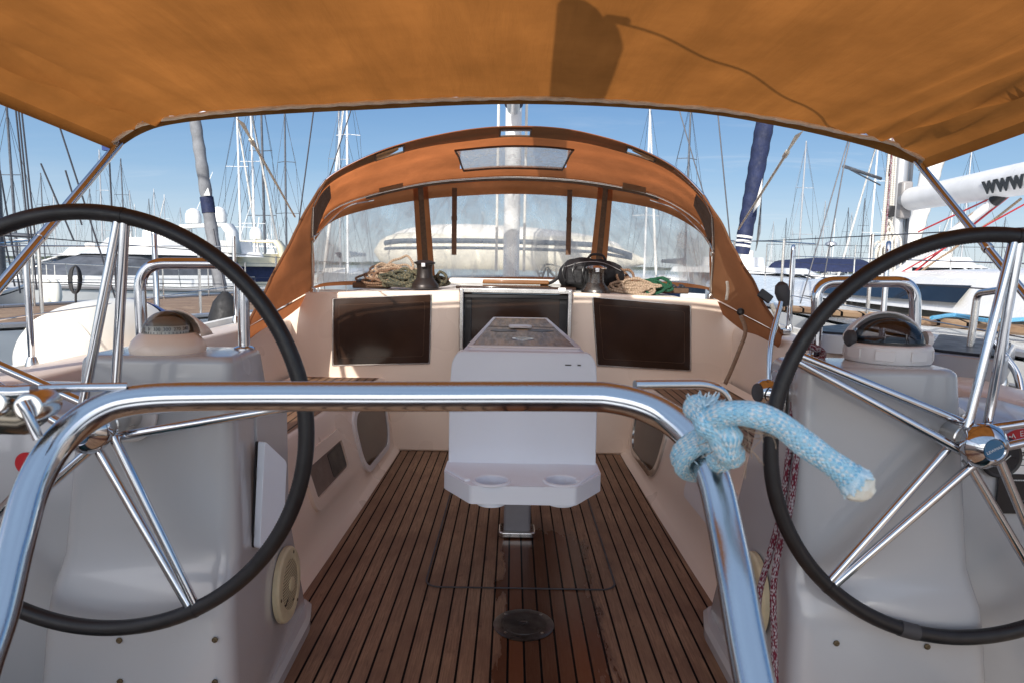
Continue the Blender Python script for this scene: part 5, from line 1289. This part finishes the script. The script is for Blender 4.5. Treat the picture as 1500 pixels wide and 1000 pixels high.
mb = MB(); mb.tube(cat([P(793, 397, DY - .23), P(799, 388, DY - .22), P(812, 389, DY - .22), P(828, 394, DY - .22), P(845, 396, DY - .22)], 6), .008, 6); mb.tube(cat([P(797, 396, DY - .23), P(802, 392, DY - .22), P(808, 398, DY - .23)], 5), .006, 6); mb.build('swoosh_emblem', textd, t)
t = tag(MB().box(P(850, 370, 9.2) + V((0, 0, -.05)), (.55, .5, .42)).build('deck_box', bluec, None, bevel=.06), 'blue covered box behind the upturned dinghy', 'box')
# gate stanchions, gate posts, lifelines of our own boat
def ustan(label, c, w_, h, yaw=0, single=False):
    t = thing('guard_stanchion', label, 'stanchion', c)
    d = V((math.cos(yaw), math.sin(yaw), 0)) * w_ / 2
    mb = MB()
    if single: mb.tube([c, c + V((0, 0, h))], .0125, 12)
    else: mb.tube(fillet([c - d, c - d * .9 + V((0, 0, h)), c + d * .5 + V((0, 0, h)), c + d * 1.1], .05), .0125, 12)
    mb.build('hoop' if not single else 'post', chrome, t)
    for q in ((c - d, c + d) if not single else (c,)):
        mb = MB(); mb.lathe([(.026, 0), (.024, .02), (.016, .05)], q, seg=14); mb.build('socket', chrome2, t)
    return t
for s_ in (-1, 1):
    sd_ = 'left' if s_ < 0 else 'right'
    q = P(262, 476, 3.7) if s_ < 0 else P(1224, 530, 3.55); q.z = .80; q.x = s_ * 1.93
    ustan(f'U-shaped steel guard stanchion seen through the {sd_} grab hoop', q, .13, .62 if s_ < 0 else .60, yaw=PI / 3 * s_)
    q2 = V((s_ * 1.93, 4.75, .82)); ustan(f'slim steel guard stanchion on the {sd_} side deck beside the sprayhood', q2, .1, .60, single=(s_ < 0), yaw=PI / 3 * s_)
q = P(32, 430, 2.62); b = P(48, 552, 2.62)
ustan('steel guard post crossing in front of the navy hull at far left', V((-1.86, 2.62, .82)), .1, .44 + .0, single=True)
ustan('steel guard post behind the spokes of the right wheel', V((1.90, 2.62, .82)), .1, .46, single=True)
for s_ in (-1, 1):
    mb = MB()
    for z in (.98, 1.25): wirepts(mb, (s_ * 1.86, 1.0, z), (s_ * 1.93, 4.75, z + .1), .003, 4)
    tag(mb.build('lifeline', chrome2), f'thin steel guard wires along the {"left" if s_ < 0 else "right"} side deck', 'lifeline')
# tall paired tubes at far right
t = thing('push_pit_rail', 'paired steel rail tubes at the far right edge beyond the console', 'rail', (2.0, 2.7, .8))
mb = MB(); mb.tube(fillet([P(1413, 566, 2.66), P(1432, 430, 2.66), P(1500, 420, 2.4)], .03), .0135, 12); mb.build('tube', chrome2, t)
mb = MB(); mb.tube(fillet([P(1455, 500, 2.5), P(1490, 545, 2.45), P(1498, 590, 2.4)], .03), .013, 12); mb.build('tube', chrome, t)
# pad eyes and fairlead on the right coaming
c = P(1110, 492, 3.9); t = thing('coaming_cleat', 'small steel fitting on top of the right coaming near the sprayhood', 'cleat', c)
mb = MB(); mb.box(V((1.58, 3.95, .90)), (.05, .08, .03)); mb.build('body', chrome2, t, bevel=.006)
# fender
c = P(158, 512, 3.3); d = (P(240, 490, 3.75) - P(60, 522, 2.95)).normalized()
t = thing('fender', 'large cream ball-shaped fender with a blue end between the two hulls', 'fender', c)
def fpro(h): return .245 * math.sqrt(max(0, 1 - abs(h / .46) ** 2.4))
hs = [-.46 + .92 * i / 44 for i in range(45)]
mb = MB(); mb.lathe([(max(.002, fpro(h)), h) for h in hs if h <= .20], c, d, 44, close=False); mb.build('body', fendw, t)
mb = MB(); mb.lathe([(max(.002, fpro(h) + .001), h) for h in hs if h >= .195] + [(.03, .47), (.028, .53), (.0, .54)], c, d, 44, close=False); mb.build('end_cap', fendb, t)
uu = d.orthogonal().normalized(); ww = d.cross(uu)
mb = MB(); mb.tube([c + d * -.30 + (uu * math.cos(a) + ww * math.sin(a)) * (fpro(-.30) + .001) for a in [2 * PI * k / 60 for k in range(60)]], .004, 6, closed=True); mb.build('seam', fendw, t)
mb = MB(); mb.tube(cat([c + V((-.22, -.16, .08)), c + V((-.285, -.15, -.02)), c + V((-.30, -.12, -.13)), c + V((-.29, -.1, -.26))], 8), .016, 8); mb.build('lanyard', rope_wht, t)
# ================================================================== left neighbours
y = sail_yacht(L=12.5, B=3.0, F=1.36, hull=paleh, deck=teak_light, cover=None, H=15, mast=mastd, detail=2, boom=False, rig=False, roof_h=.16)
for ch in kids(y):
    if ch.name.startswith('coachroof'):
        for g_ in kids(ch): bpy.data.objects.remove(g_)
        bpy.data.objects.remove(ch)
for ch in kids(y):
    if ch.name.startswith('mast'): bpy.data.objects.remove(ch)
place(y, -4.0, 9.0, PI, label='pale hulled yacht with sunlit teak deck, bow towards us on the left')
y = sail_yacht(L=11, B=3.4, F=1.36, hull=navyh, deck=nonskid, cover=None, H=14, mast=mastd, detail=2, roof_h=.25, stripe=whitep)
place(y, -7.15, 4.3, 0, label='navy hulled sailing yacht with white deck at the far left edge')
t = thing('fender', 'black fender hanging on the pale hull beside the sprayhood', 'fender', P(331, 478, 5.3))
c = V(t.location); mb = MB(); mb.lathe([(.02, .27), (.05, .24), (.09, .19), (.125, .08), (.135, -.05), (.125, -.2), (.09, -.28), (.02, -.31)], c, seg=24); mb.build('body', fendk, t)
mb = MB(); mb.tube([c + V((0, 0, .25)), c + V((-.10, .05, .75))], .008, 6); mb.build('line', wire, t)
def mpl(px, Y): return P(px, 395, Y).x
y = motor_yacht(L=13, B=4.6, F=1.5, cover=greyc, domes=2); place(y, mpl(135, 17), 18, PI * .80, s=.80, label='white motor yacht with a dark grey windscreen cover and two radar domes on the left')
y = motor_yacht(L=12, B=4.2, F=1.4, top=creamh, domes=1, glass=navyc); place(y, mpl(262, 19), 20.5, PI * .86, s=.72, label='motor yacht with a weathered cream flybridge behind the left grab hoop')
y = motor_yacht(L=11, B=4.0, F=1.5, domes=0, cover=None); place(y, mpl(40, 33), 36, PI * .7, s=.8, label='white motor yacht without domes furthest left behind the steel bimini leg')
y = motor_yacht(L=12, B=4.2, F=1.5, domes=1, arch=True); place(y, mpl(345, 40), 44, PI * 1.05, s=.8, label='small white motor yacht just left of the sprayhood edge')
# yacht whose grey furled genoa leans past the hood on the left
def leaning_sail(name, label, pts, rr, mat, bands=None, parent_cat='furled sail'):
    t = thing(name, label, parent_cat, pts[0]); mb = MB(); n_ = 30; pp = [pts[0].lerp(pts[-1], i / n_) for i in range(n_ + 1)]
    mb.tube(pp, [rr[0] + (rr[1] - rr[0]) * i / n_ + .006 * math.sin(i * 1.9) for i in range(n_ + 1)], 14); mb.build('sail', mat, t)
    for a_, b_, m_ in bands or []:
        mb = MB(); k = [pts[0].lerp(pts[-1], a_ + (b_ - a_) * i / 6) for i in range(7)]; r0 = [(rr[0] + (rr[1] - rr[0]) * (a_ + (b_ - a_) * i / 6)) * 1.05 + .005 for i in range(7)]; mb.tube(k, r0, 14); mb.build('sail_band', m_, t)
    return t
tl = leaning_sail('furled_genoa', 'grey furled headsail with a small navy badge leaning against the sky on the left', [P(323, 425, 11), P(284, 165, 11)], (.10, .085), basic('grey_sail', (.20, .21, .23), .8, var=.3, vscale=5, bscale=20, bstr=.5, bdist=.01), [(.44, .53, navyc)])
mb = MB(); q = P(303, 282, 10.88); mb.prism([(-.05, -.05), (.05, -.05), (.02, .07)], .004, frame(q, (1, 0, 0), (0, 0, 1))); mb.build('badge_emblem', whitep, tl)
leaning_sail('furled_genoa', 'navy furled headsail with white striped foot standing right of the sprayhood', [P(1086, 372, 9.5), P(1126, 150, 9.5)], (.10, .125), navyc, [(.045, .06, whitep), (.075, .09, whitep), (.105, .12, whitep)])
mb = MB(); mb.loft([[P(1103, 312, 9.3), P(1116, 285, 9.3), P(1114, 340, 9.3)], [P(1112, 300, 9.2), P(1117, 262, 9.2), P(1107, 368, 9.2)]], closed=False, caps=False); tag(mb.build('sail_clew', sailw, solid=.01), 'white corner of sailcloth flapping off the navy furled headsail', 'sail')
leaning_sail('furled_genoa', 'white furled headsail sloping down behind the right mast', [P(1322, 408, 10), P(1380, 190, 10)], (.09, .15), sailw)
t = thing('mast', 'dark bare mast with black running lines at the far left edge', 'mast', P(-4, 400, 9))
mb = MB(); q = P(-2, 400, 9); mb.tube([V((q.x, 9, .7)), V((q.x + .05, 9, 12))], .085, 12); mb.build('mast_tube', mastd, t)
mb = MB()
for a_, b_ in (((17, 100), (50, 425)), ((21, 100), (54, 425)), ((25, 100), (60, 425)), ((2, 330), (22, 420)), ((0, 250), (30, 430)), ((66, 120), (170, 440)), ((160, 230), (171, 440)), ((60, 240), (108, 352)), ((96, 250), (120, 330))):
    wirepts(mb, P(a_[0], a_[1], 8.6), P(b_[0], b_[1], 8.6), .011)
mb.build('running_line', wire, t)
mb = MB(); mb.tube([P(-5, 326, 8.9), P(26, 327, 8.9)], .02, 6); mb.tube([P(-5, 343, 8.9), P(62, 347, 8.9)], .03, 6); mb.build('spreader', mastd, t)
t = thing('coiled_line', 'black line coiled on a rail hook in front of the white motor yacht', 'rope', P(110, 410, 5))
mb = MB()
for k in range(4): mb.tube(cat([P(110 + math.sin(a) * (5 + 1.5 * k), 410 - math.cos(a) * 20, 5.2 + .02 * k) for a in [2 * PI * j / 8 for j in range(8)]], 4, closed=True), .007, 6, closed=True)
mb.tube([P(111, 425, 5.2), P(111, 466, 5.2)], .009, 6); mb.build('coil', black, t)
for px, lab in ((70, 'small white fender on the motor yacht hull, nearer the far left mast'), (82, 'small white fender on the motor yacht hull, beside the coiled black line')):
    q = P(px, 428, 14); t = thing('fender', lab, 'fender', q, 'small fenders on the motor yacht hull')
    mb = MB(); mb.lathe([(.02, .26), (.06, .22), (.10, .12), (.11, -.1), (.08, -.22), (.02, -.27)], q, seg=16); mb.build('fender_body', fendw, t)
    mb = MB(); mb.tube([q + V((0, 0, .25)), q + V((0, 0, .55))], .008, 5); mb.build('fender_line', wirew, t)
# ================================================================== right neighbour with the boom
y = sail_yacht(L=13, B=4.0, F=1.62, hull=whiteh, deck=whitep, cover=None, H=16, mast=mastw, detail=2, boom=False, rig=False, roof_h=.30)
for ch in kids(y):
    if ch.name.startswith('mast'):
        for g_ in kids(ch): bpy.data.objects.remove(g_)
        bpy.data.objects.remove(ch)
place(y, 4.25, 6.2, 0, label='white neighbouring yacht on the right with dark deck hatches and a varnished strip')
MX = P(1303, 395, 6.6)
t = thing('mast', 'thick alloy mast of the neighbouring yacht with coiled halyards hanging at its foot', 'mast', (MX.x, 6.6, .8))
mb = MB(); mb.loft([[V((MX.x + math.cos(a) * .088, 6.6 + math.sin(a) * .12, z)) for a in [2 * PI * k / 20 for k in range(20)]] for z in (.8, 3, 6, 15)]); mb.build('mast_tube', mastm, t, angle=60)
mb = MB(); mb.tube([V((MX.x + .075, 6.50, .85)), V((MX.x + .075, 6.50, 14))], .020, 6); mb.build('sail_track', mastd, t)
mb = MB(); mb.tube([V((MX.x - .02, 6.48, .85)), V((MX.x - .02, 6.48, 14))], .011, 6); mb.build('sail_groove', whitep, t)
random.seed(8)
mb = MB()
for k in range(5): 
    x = MX.x - .10 - .022 * k; mb.tube([V((x + .01 * math.sin(z * 1.7 + k), 6.46 - .01 * k, .9 + z * .9)) for z in range(12)], .010, 6, uvs=50)
mb.build('halyard', rope_wht, t)
mb = MB(); mb.tube([V((MX.x - .17, 6.4, .9 + z * .8)) for z in range(12)], .008, 6, uvs=50); mb.build('halyard', rope_red, t)
mb = MB()
for k in range(14):
    q = V((MX.x - .12 + random.uniform(-.10, .06), 6.40 + random.uniform(-.05, .03), 1.22 + random.uniform(-.05, .25))); hh = random.uniform(.18, .38); w_ = random.uniform(.02, .06)
    mb.tube(cat([q + V((math.sin(a) * w_ + .01 * math.sin(a * 3), math.cos(a) * .02, math.cos(a) * hh)) for a in [2 * PI * j / 8 for j in range(8)]], 4, closed=True), .010, 6, closed=True, uvs=50)
for k in range(7):
    mb.tube(cat([V((MX.x - .12, 6.4, 1.3)), V((MX.x - .2 - .05 * k, 6.3, 1.05)), V((MX.x - .3 - .05 * k, 6.2, .92))], 5), .009, 6, uvs=50)
mb.build('rope_bundle', rope_wht, t)
mb = MB(); mb.box(P(1304, 310, 6.42), (.06, .06, .10)); mb.box(P(1281 + 22, 250, 6.42) + V((.0, 0, 0)), (.022, .03, .10)); mb.build('mast_fitting', black, t, bevel=.008)
mb = MB(); a = P(1290, 262, 6.6); b = P(1236, 244, 6.2); mb.tube([a, b], .016, 8); mb.tube([a + V((0, 0, -.06)), b], .008, 6); mb.build('spreader', mastd, t)
mb = MB()
for a_, b_ in (((1236, 244, 6.2), (1180, 560, 6.2)), ((1236, 244, 6.2), (1290, 20, 6.2)), ((1250, 180, 6.4), (1165, 470, 6.4))): wirepts(mb, P(*a_), P(*b_), .006)
mb.build('shroud', wire, t)
a = P(1326, 294, 6.48); b = P(1500, 262, 5.02); e = b + (b - a) * 1.1
t = thing('boom', 'white boom with black www lettering running aft from the neighbouring mast', 'boom', a)
mb = MB(); dd = (e - a).normalized(); mb.tube([a + dd * .10, a + dd * .11, a.lerp(e, .5), e], [.095, .105, .118, .118], 24); mb.build('boom_tube', mastw, t)
mb = MB(); mb.tube([a + dd * -.02, a + dd * .105], [.07, .10], 16); mb.build('gooseneck', mastm, t)
mb = MB(); mb.box(a + V((-.02, 0, 0)), (.10, .14, .34)); mb.build('gooseneck_bracket', greyp, t, bevel=.02)
tw_ = P(1497, 266, 5.05); ctr = a.lerp(e, (tw_ - a).length / (e - a).length); nrm = (V((0, 0, EYE)) - ctr); nrm = (nrm - dd * nrm.dot(dd)).normalized()
text('lettering', 'www.', .19, frame(ctr + nrm * .120, dd, nrm.cross(dd)), textd, t, .002, bold=.006)
v0, v1 = P(1262, 440, 6.35), P(1482, 276, 5.15)
t = thing('boom_vang', 'white rigid vang strut with red and tan control lines slanting below the boom', 'vang', v0)
mb = MB(); mb.tube([v0, v0.lerp(v1, .93)], .034, 12); mb.build('strut', mastw, t)
mb = MB(); mb.tube([v0.lerp(v1, .90), v1], [.045, .03], 12); mb.build('vang_end', black, t, bevel=.005)
mb = MB(); wirepts(mb, v0 + V((.1, 0, -.05)), P(1600, 190, 4.8), .009); wirepts(mb, P(1345, 340, 6.0), P(1475, 280, 5.2), .007); wirepts(mb, v0 + V((-.1, 0, .0)), P(1500, 300, 4.9), .006); mb.build('red_line', redp, t)
mb = MB(); mb.tube([v0.lerp(v1, i / 12) + V((.01 * math.sin(i * 2), -.05, .05 + .01 * math.cos(i * 3))) for i in range(13)], .010, 6, uvs=50); mb.tube([v0.lerp(v1, i / 12) + V((.05 + .01 * math.sin(i * 2), -.05, -.08)) for i in range(13)], .010, 6, uvs=50); mb.build('tan_line', rope_tan, t)
zz = 1.0
for lab, pts in (('large dark deck hatch at the right between the wheel spokes', [(1362, 516), (1376, 494), (1482, 506), (1466, 528)]), ('dark deck hatch seen inside the right grab hoop', [(1205, 482), (1252, 478), (1256, 494), (1200, 490)])):
    q = [PZ(x, y, .955) for x, y in pts]; t = thing('deck_hatch', lab, 'hatch', q[0])
    m2 = [(v.x, v.y) for v in q]; cxx = sum(v[0] for v in m2) / 4; cyy = sum(v[1] for v in m2) / 4
    if sum(m2[i - 1][0] * m2[i][1] - m2[i][0] * m2[i - 1][1] for i in range(4)) < 0: m2 = m2[::-1]
    mb = MB(); mb.prism(rquad([(cxx + (x - cxx) * 1.12, cyy + (y - cyy) * 1.12) for x, y in m2], .06), .085, Matrix.Translation((0, 0, .875))); mb.build('frame', mastm, t, bevel=.006)
    mb = MB(); mb.prism(rquad(m2, .05), .010, Matrix.Translation((0, 0, .9605))); mb.build('pane', panem, t)
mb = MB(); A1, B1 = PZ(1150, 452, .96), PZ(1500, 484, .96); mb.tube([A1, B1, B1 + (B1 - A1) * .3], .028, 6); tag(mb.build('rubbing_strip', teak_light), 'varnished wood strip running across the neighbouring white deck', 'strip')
t = thing('blue_rope', 'light blue line lying across the neighbouring white deck', 'rope', P(1375, 470, 5)); mb = MB(); mb.tube(cat([PZ(1365, 466, 1.0), PZ(1400, 462, 1.0), PZ(1450, 470, 1.0), PZ(1500, 468, 1.0)], 6), .012, 6, uvs=50); mb.build('line', ropem('sky_blue_rope', (.05, .30, .55), (.2, .5, .7)), t)
# covered boats to the right
y = motor_yacht(L=11, B=3.8, F=1.3, domes=0, arch=False, fly=False, canopy=navyc); place(y, mpl(1445, 15) , 18, PI * 1.25, s=.72, label='white motor boat with a navy canopy behind the spokes of the right wheel')
y = motor_yacht(L=13, B=4.2, F=1.5, domes=1, cover=None); place(y, mpl(1480, 27), 30, PI * 1.1, s=.85, label='white flybridge motor yacht at the far right with a brown topped windscreen')
y = motor_yacht(L=10, B=3.6, F=1.2, domes=0, arch=False, fly=False); place(y, mpl(1215, 14), 16.5, PI * 1.15, s=.82, label='white cabin boat behind the top of the right grab hoop')
y = motor_yacht(L=11, B=4.0, F=1.35, domes=0, arch=False, fly=True); place(y, mpl(1140, 20), 24, PI * .92, s=.8, label='white motor yacht just right of the sprayhood edge')
# ================================================================== ranks of moored yachts behind
ORD = ['first', 'second', 'third', 'fourth', 'fifth', 'sixth', 'seventh', 'eighth', 'ninth', 'tenth', 'eleventh', 'twelfth', 'thirteenth', 'fourteenth', 'fifteenth', 'sixteenth', 'seventeenth', 'eighteenth', 'nineteenth', 'twentieth', 'twenty-first', 'twenty-second']
protos = [sail_yacht(L=11, B=3.6, F=1.3, H=14, cover=navyc, detail=0, mast=mastm), sail_yacht(L=12, B=3.8, F=1.35, H=15, cover=sailw, detail=0, mast=mastw, furl=sailw), sail_yacht(L=10.5, B=3.4, F=1.2, H=13.4, cover=greyc, detail=0, mast=mastd, hull=navyh)]
H0 = [15.3, 16.35, 14.6]
used = [False] * 3
def far(px, pytop, Y, k, rz, label, group):
    o = protos[k] if not used[k] else copy_tree(protos[k]); used[k] = True
    d = P(px, 392, Y); top = P(px, pytop, Y); hh = top.z - WATER; s = hh / H0[k]
    place(o, d.x, Y, rz, s=s, label=label, group=group)
random.seed(21)
left = [(8, 150, 16, 2), (72, 255, 62, 2), (88, 282, 75, 0), (133, 276, 70, 2), (163, 222, 48, 0), (180, 231, 60, 2), (190, 278, 80, 0), (220, 291, 90, 2), (233, 278, 72, 0), (250, 286, 78, 1), (263, 304, 95, 0), (286, 307, 92, 2), (204, 300, 100, 1), (110, 300, 98, 0), (152, 305, 105, 0), (56, 310, 105, 1), (275, 318, 110, 2), (310, 300, 95, 0)]
left.sort()
for i, (px, pt, Y, k) in enumerate(left): far(px, pt, Y, k, PI * random.choice([0, 1]) + random.uniform(-.25, .25), f'{ORD[i]} moored yacht counting the masts from the left edge', 'yachts moored in ranks on the left')
mid = [(378, 120, 30, 2), (345, 150, 26, 1), (362, 140, 27, 1), (497, 150, 52, 0), (517, 105, 46, 1), (428, 165, 60, 2), (412, 330, 110, 0), (396, 320, 100, 1)]
mid.sort()
for i, (px, pt, Y, k) in enumerate(mid): far(px, pt, Y, k, PI * random.choice([0, 1]) + random.uniform(-.2, .2), f'{ORD[i]} mast from the left between the grey furled headsail and the sprayhood', 'yachts moored just left of the sprayhood')
rt = [(1128, 325, 100, 0), (1147, 320, 95, 2), (1130, 340, 110, 1), (1160, 336, 110, 0), (1176, 204, 46, 0), (1190, 345, 120, 2), (1205, 294, 80, 0), (1222, 320, 100, 1), (1234, 305, 75, 2), (1240, 312, 95, 0), (1262, 290, 70, 2), (1284, 185, 40, 1), (1420, 214, 44, 0), (1352, 310, 85, 2), (1395, 300, 80, 1), (1446, 330, 95, 0), (1472, 318, 85, 2), (1340, 335, 100, 0), (1375, 330, 110, 1), (940, 150, 50, 1), (993, 150, 48, 2)]
rt.sort()
for i, (px, pt, Y, k) in enumerate(rt): far(px, pt, Y, k, PI * random.choice([0, 1]) + random.uniform(-.25, .25), f'{ORD[i]} moored yacht right of the sprayhood top, counting masts from the left', 'yachts moored in ranks on the right')
# street lamp style mast light on the right
q = P(1217, 362, 60); t = thing('lamp_post', 'slim lamp post with a round head among the masts on the right', 'lamp post', (q.x, 60, WATER))
mb = MB(); mb.tube([V((q.x, 60, WATER)), V((q.x, 60, q.z))], .08, 8); mb.build('post', mastm, t); mb = MB(); mb.lathe([(.1, 0), (.5, .15), (.45, .35), (.1, .5)], q, seg=14); mb.build('lamp_head', mastm, t)
# ================================================================== light
sun_dir = V((-.50, -1.8, 1.0)).normalized()
sd = bpy.data.lights.new('sun', 'SUN'); sd.energy = 5.0; sd.angle = math.radians(.53); sd.color = (1, .95, .87)
so = bpy.data.objects.new('sun', sd); COL.objects.link(so); so.rotation_euler = sun_dir.to_track_quat('Z', 'Y').to_euler()
w = bpy.data.worlds.new('World'); S.world = w; w.use_nodes = True; n = w.node_tree; n.nodes.clear()
out = n.nodes.new('ShaderNodeOutputWorld'); bg = n.nodes.new('ShaderNodeBackground'); sky = n.nodes.new('ShaderNodeTexSky'); sky.sky_type = 'NISHITA'; sky.sun_disc = False
sky.sun_elevation = math.asin(sun_dir.z); sky.sun_rotation = math.atan2(sun_dir.x, sun_dir.y); sky.air_density = 1.0; sky.dust_density = .4; sky.ozone_density = 2.2
tc_ = n.nodes.new('ShaderNodeTexCoord'); sp = n.nodes.new('ShaderNodeSeparateXYZ'); n.links.new(tc_.outputs['Generated'], sp.inputs[0])
z = math_(n, 'MAXIMUM', sp.outputs[2], .02); k = math_(n, 'ADD', z, .06)
cb = n.nodes.new('ShaderNodeCombineXYZ'); n.links.new(math_(n, 'DIVIDE', sp.outputs[0], k), cb.inputs[0]); n.links.new(math_(n, 'DIVIDE', sp.outputs[1], k), cb.inputs[1])
mp = n.nodes.new('ShaderNodeMapping'); mp.inputs['Scale'].default_value = (.55, 1.3, 1); mp.inputs['Location'].default_value = (2.2, .7, 0); n.links.new(cb.outputs[0], mp.inputs[0])
f = noise_(n, mp.outputs[0], 1.1, 9, .62, .9); f2 = noise_(n, mp.outputs[0], .35, 3)
g = math_(n, 'MULTIPLY', ramp(n, f, [(.52, 0.0), (.78, 1.0)]).outputs[0], ramp(n, f2, [(.4, 0.0), (.6, 1.0)]).outputs[0])
lowb = ramp(n, sp.outputs[2], [(0.0, .30), (.10, .12), (.25, .0)])
g = math_(n, 'MAXIMUM', math_(n, 'MULTIPLY', g, .5), math_(n, 'MULTIPLY', lowb.outputs[0], ramp(n, f, [(.3, .3), (.7, 1.0)]).outputs[0]))
grad = ramp(n, sp.outputs[2], [(-.02, (5.8, 6.9, 8.0)), (.04, (4.7, 6.2, 7.9)), (.13, (2.2, 4.2, 6.9)), (.26, (1.0, 2.6, 5.6)), (.6, (1.1, 2.2, 4.4))])
base = mixc(n, .72, sky.outputs[0], grad.outputs[0])
col = mixc(n, g, base, (7.6, 8.1, 8.8))
sv = n.nodes.new('ShaderNodeVectorMath'); sv.operation = 'DOT_PRODUCT'; n.links.new(tc_.outputs['Generated'], sv.inputs[0]); sv.inputs[1].default_value = tuple(sun_dir)
glow = ramp(n, math_(n, 'MULTIPLY_ADD', sv.outputs['Value'], .5, .5), [(.5, (0, 0, 0)), (.72, (2.6, 2.4, 2.25)), (.88, (8.6, 7.9, 7.2)), (1.0, (20, 18, 16))])
ad = n.nodes.new('ShaderNodeMix'); ad.data_type = 'RGBA'; ad.blend_type = 'ADD'; ad.inputs[0].default_value = 1; n.links.new(col, ad.inputs[6]); n.links.new(glow.outputs[0], ad.inputs[7]); col = ad.outputs[2]
n.links.new(col, bg.inputs[0]); bg.inputs[1].default_value = .11; n.links.new(bg.outputs[0], out.inputs[0])
S.view_settings.view_transform = 'Standard'; S.view_settings.look = 'None'; S.view_settings.exposure = 0; S.view_settings.gamma = 1
S.render.engine = 'CYCLES'
cy = S.cycles; cy.max_bounces = 10; cy.diffuse_bounces = 5; cy.glossy_bounces = 5; cy.transmission_bounces = 4; cy.transparent_max_bounces = 16
cy.use_denoising = True
try: cy.denoiser = 'OPENIMAGEDENOISE'
except Exception: pass
cy.caustics_reflective = False; cy.sample_clamp_indirect = 8

# lettering becomes plain meshes
bpy.context.view_layer.update(); dg = bpy.context.evaluated_depsgraph_get()
for ob in [o for o in bpy.data.objects if o.type == 'FONT']:
    me = bpy.data.meshes.new_from_object(ob.evaluated_get(dg)); nm = ob.name
    no = bpy.data.objects.new(nm + '_', me); COL.objects.link(no); no.parent = ob.parent; no.matrix_parent_inverse = ob.matrix_parent_inverse.copy(); no.matrix_basis = ob.matrix_basis.copy()
    bpy.data.objects.remove(ob); no.name = nm
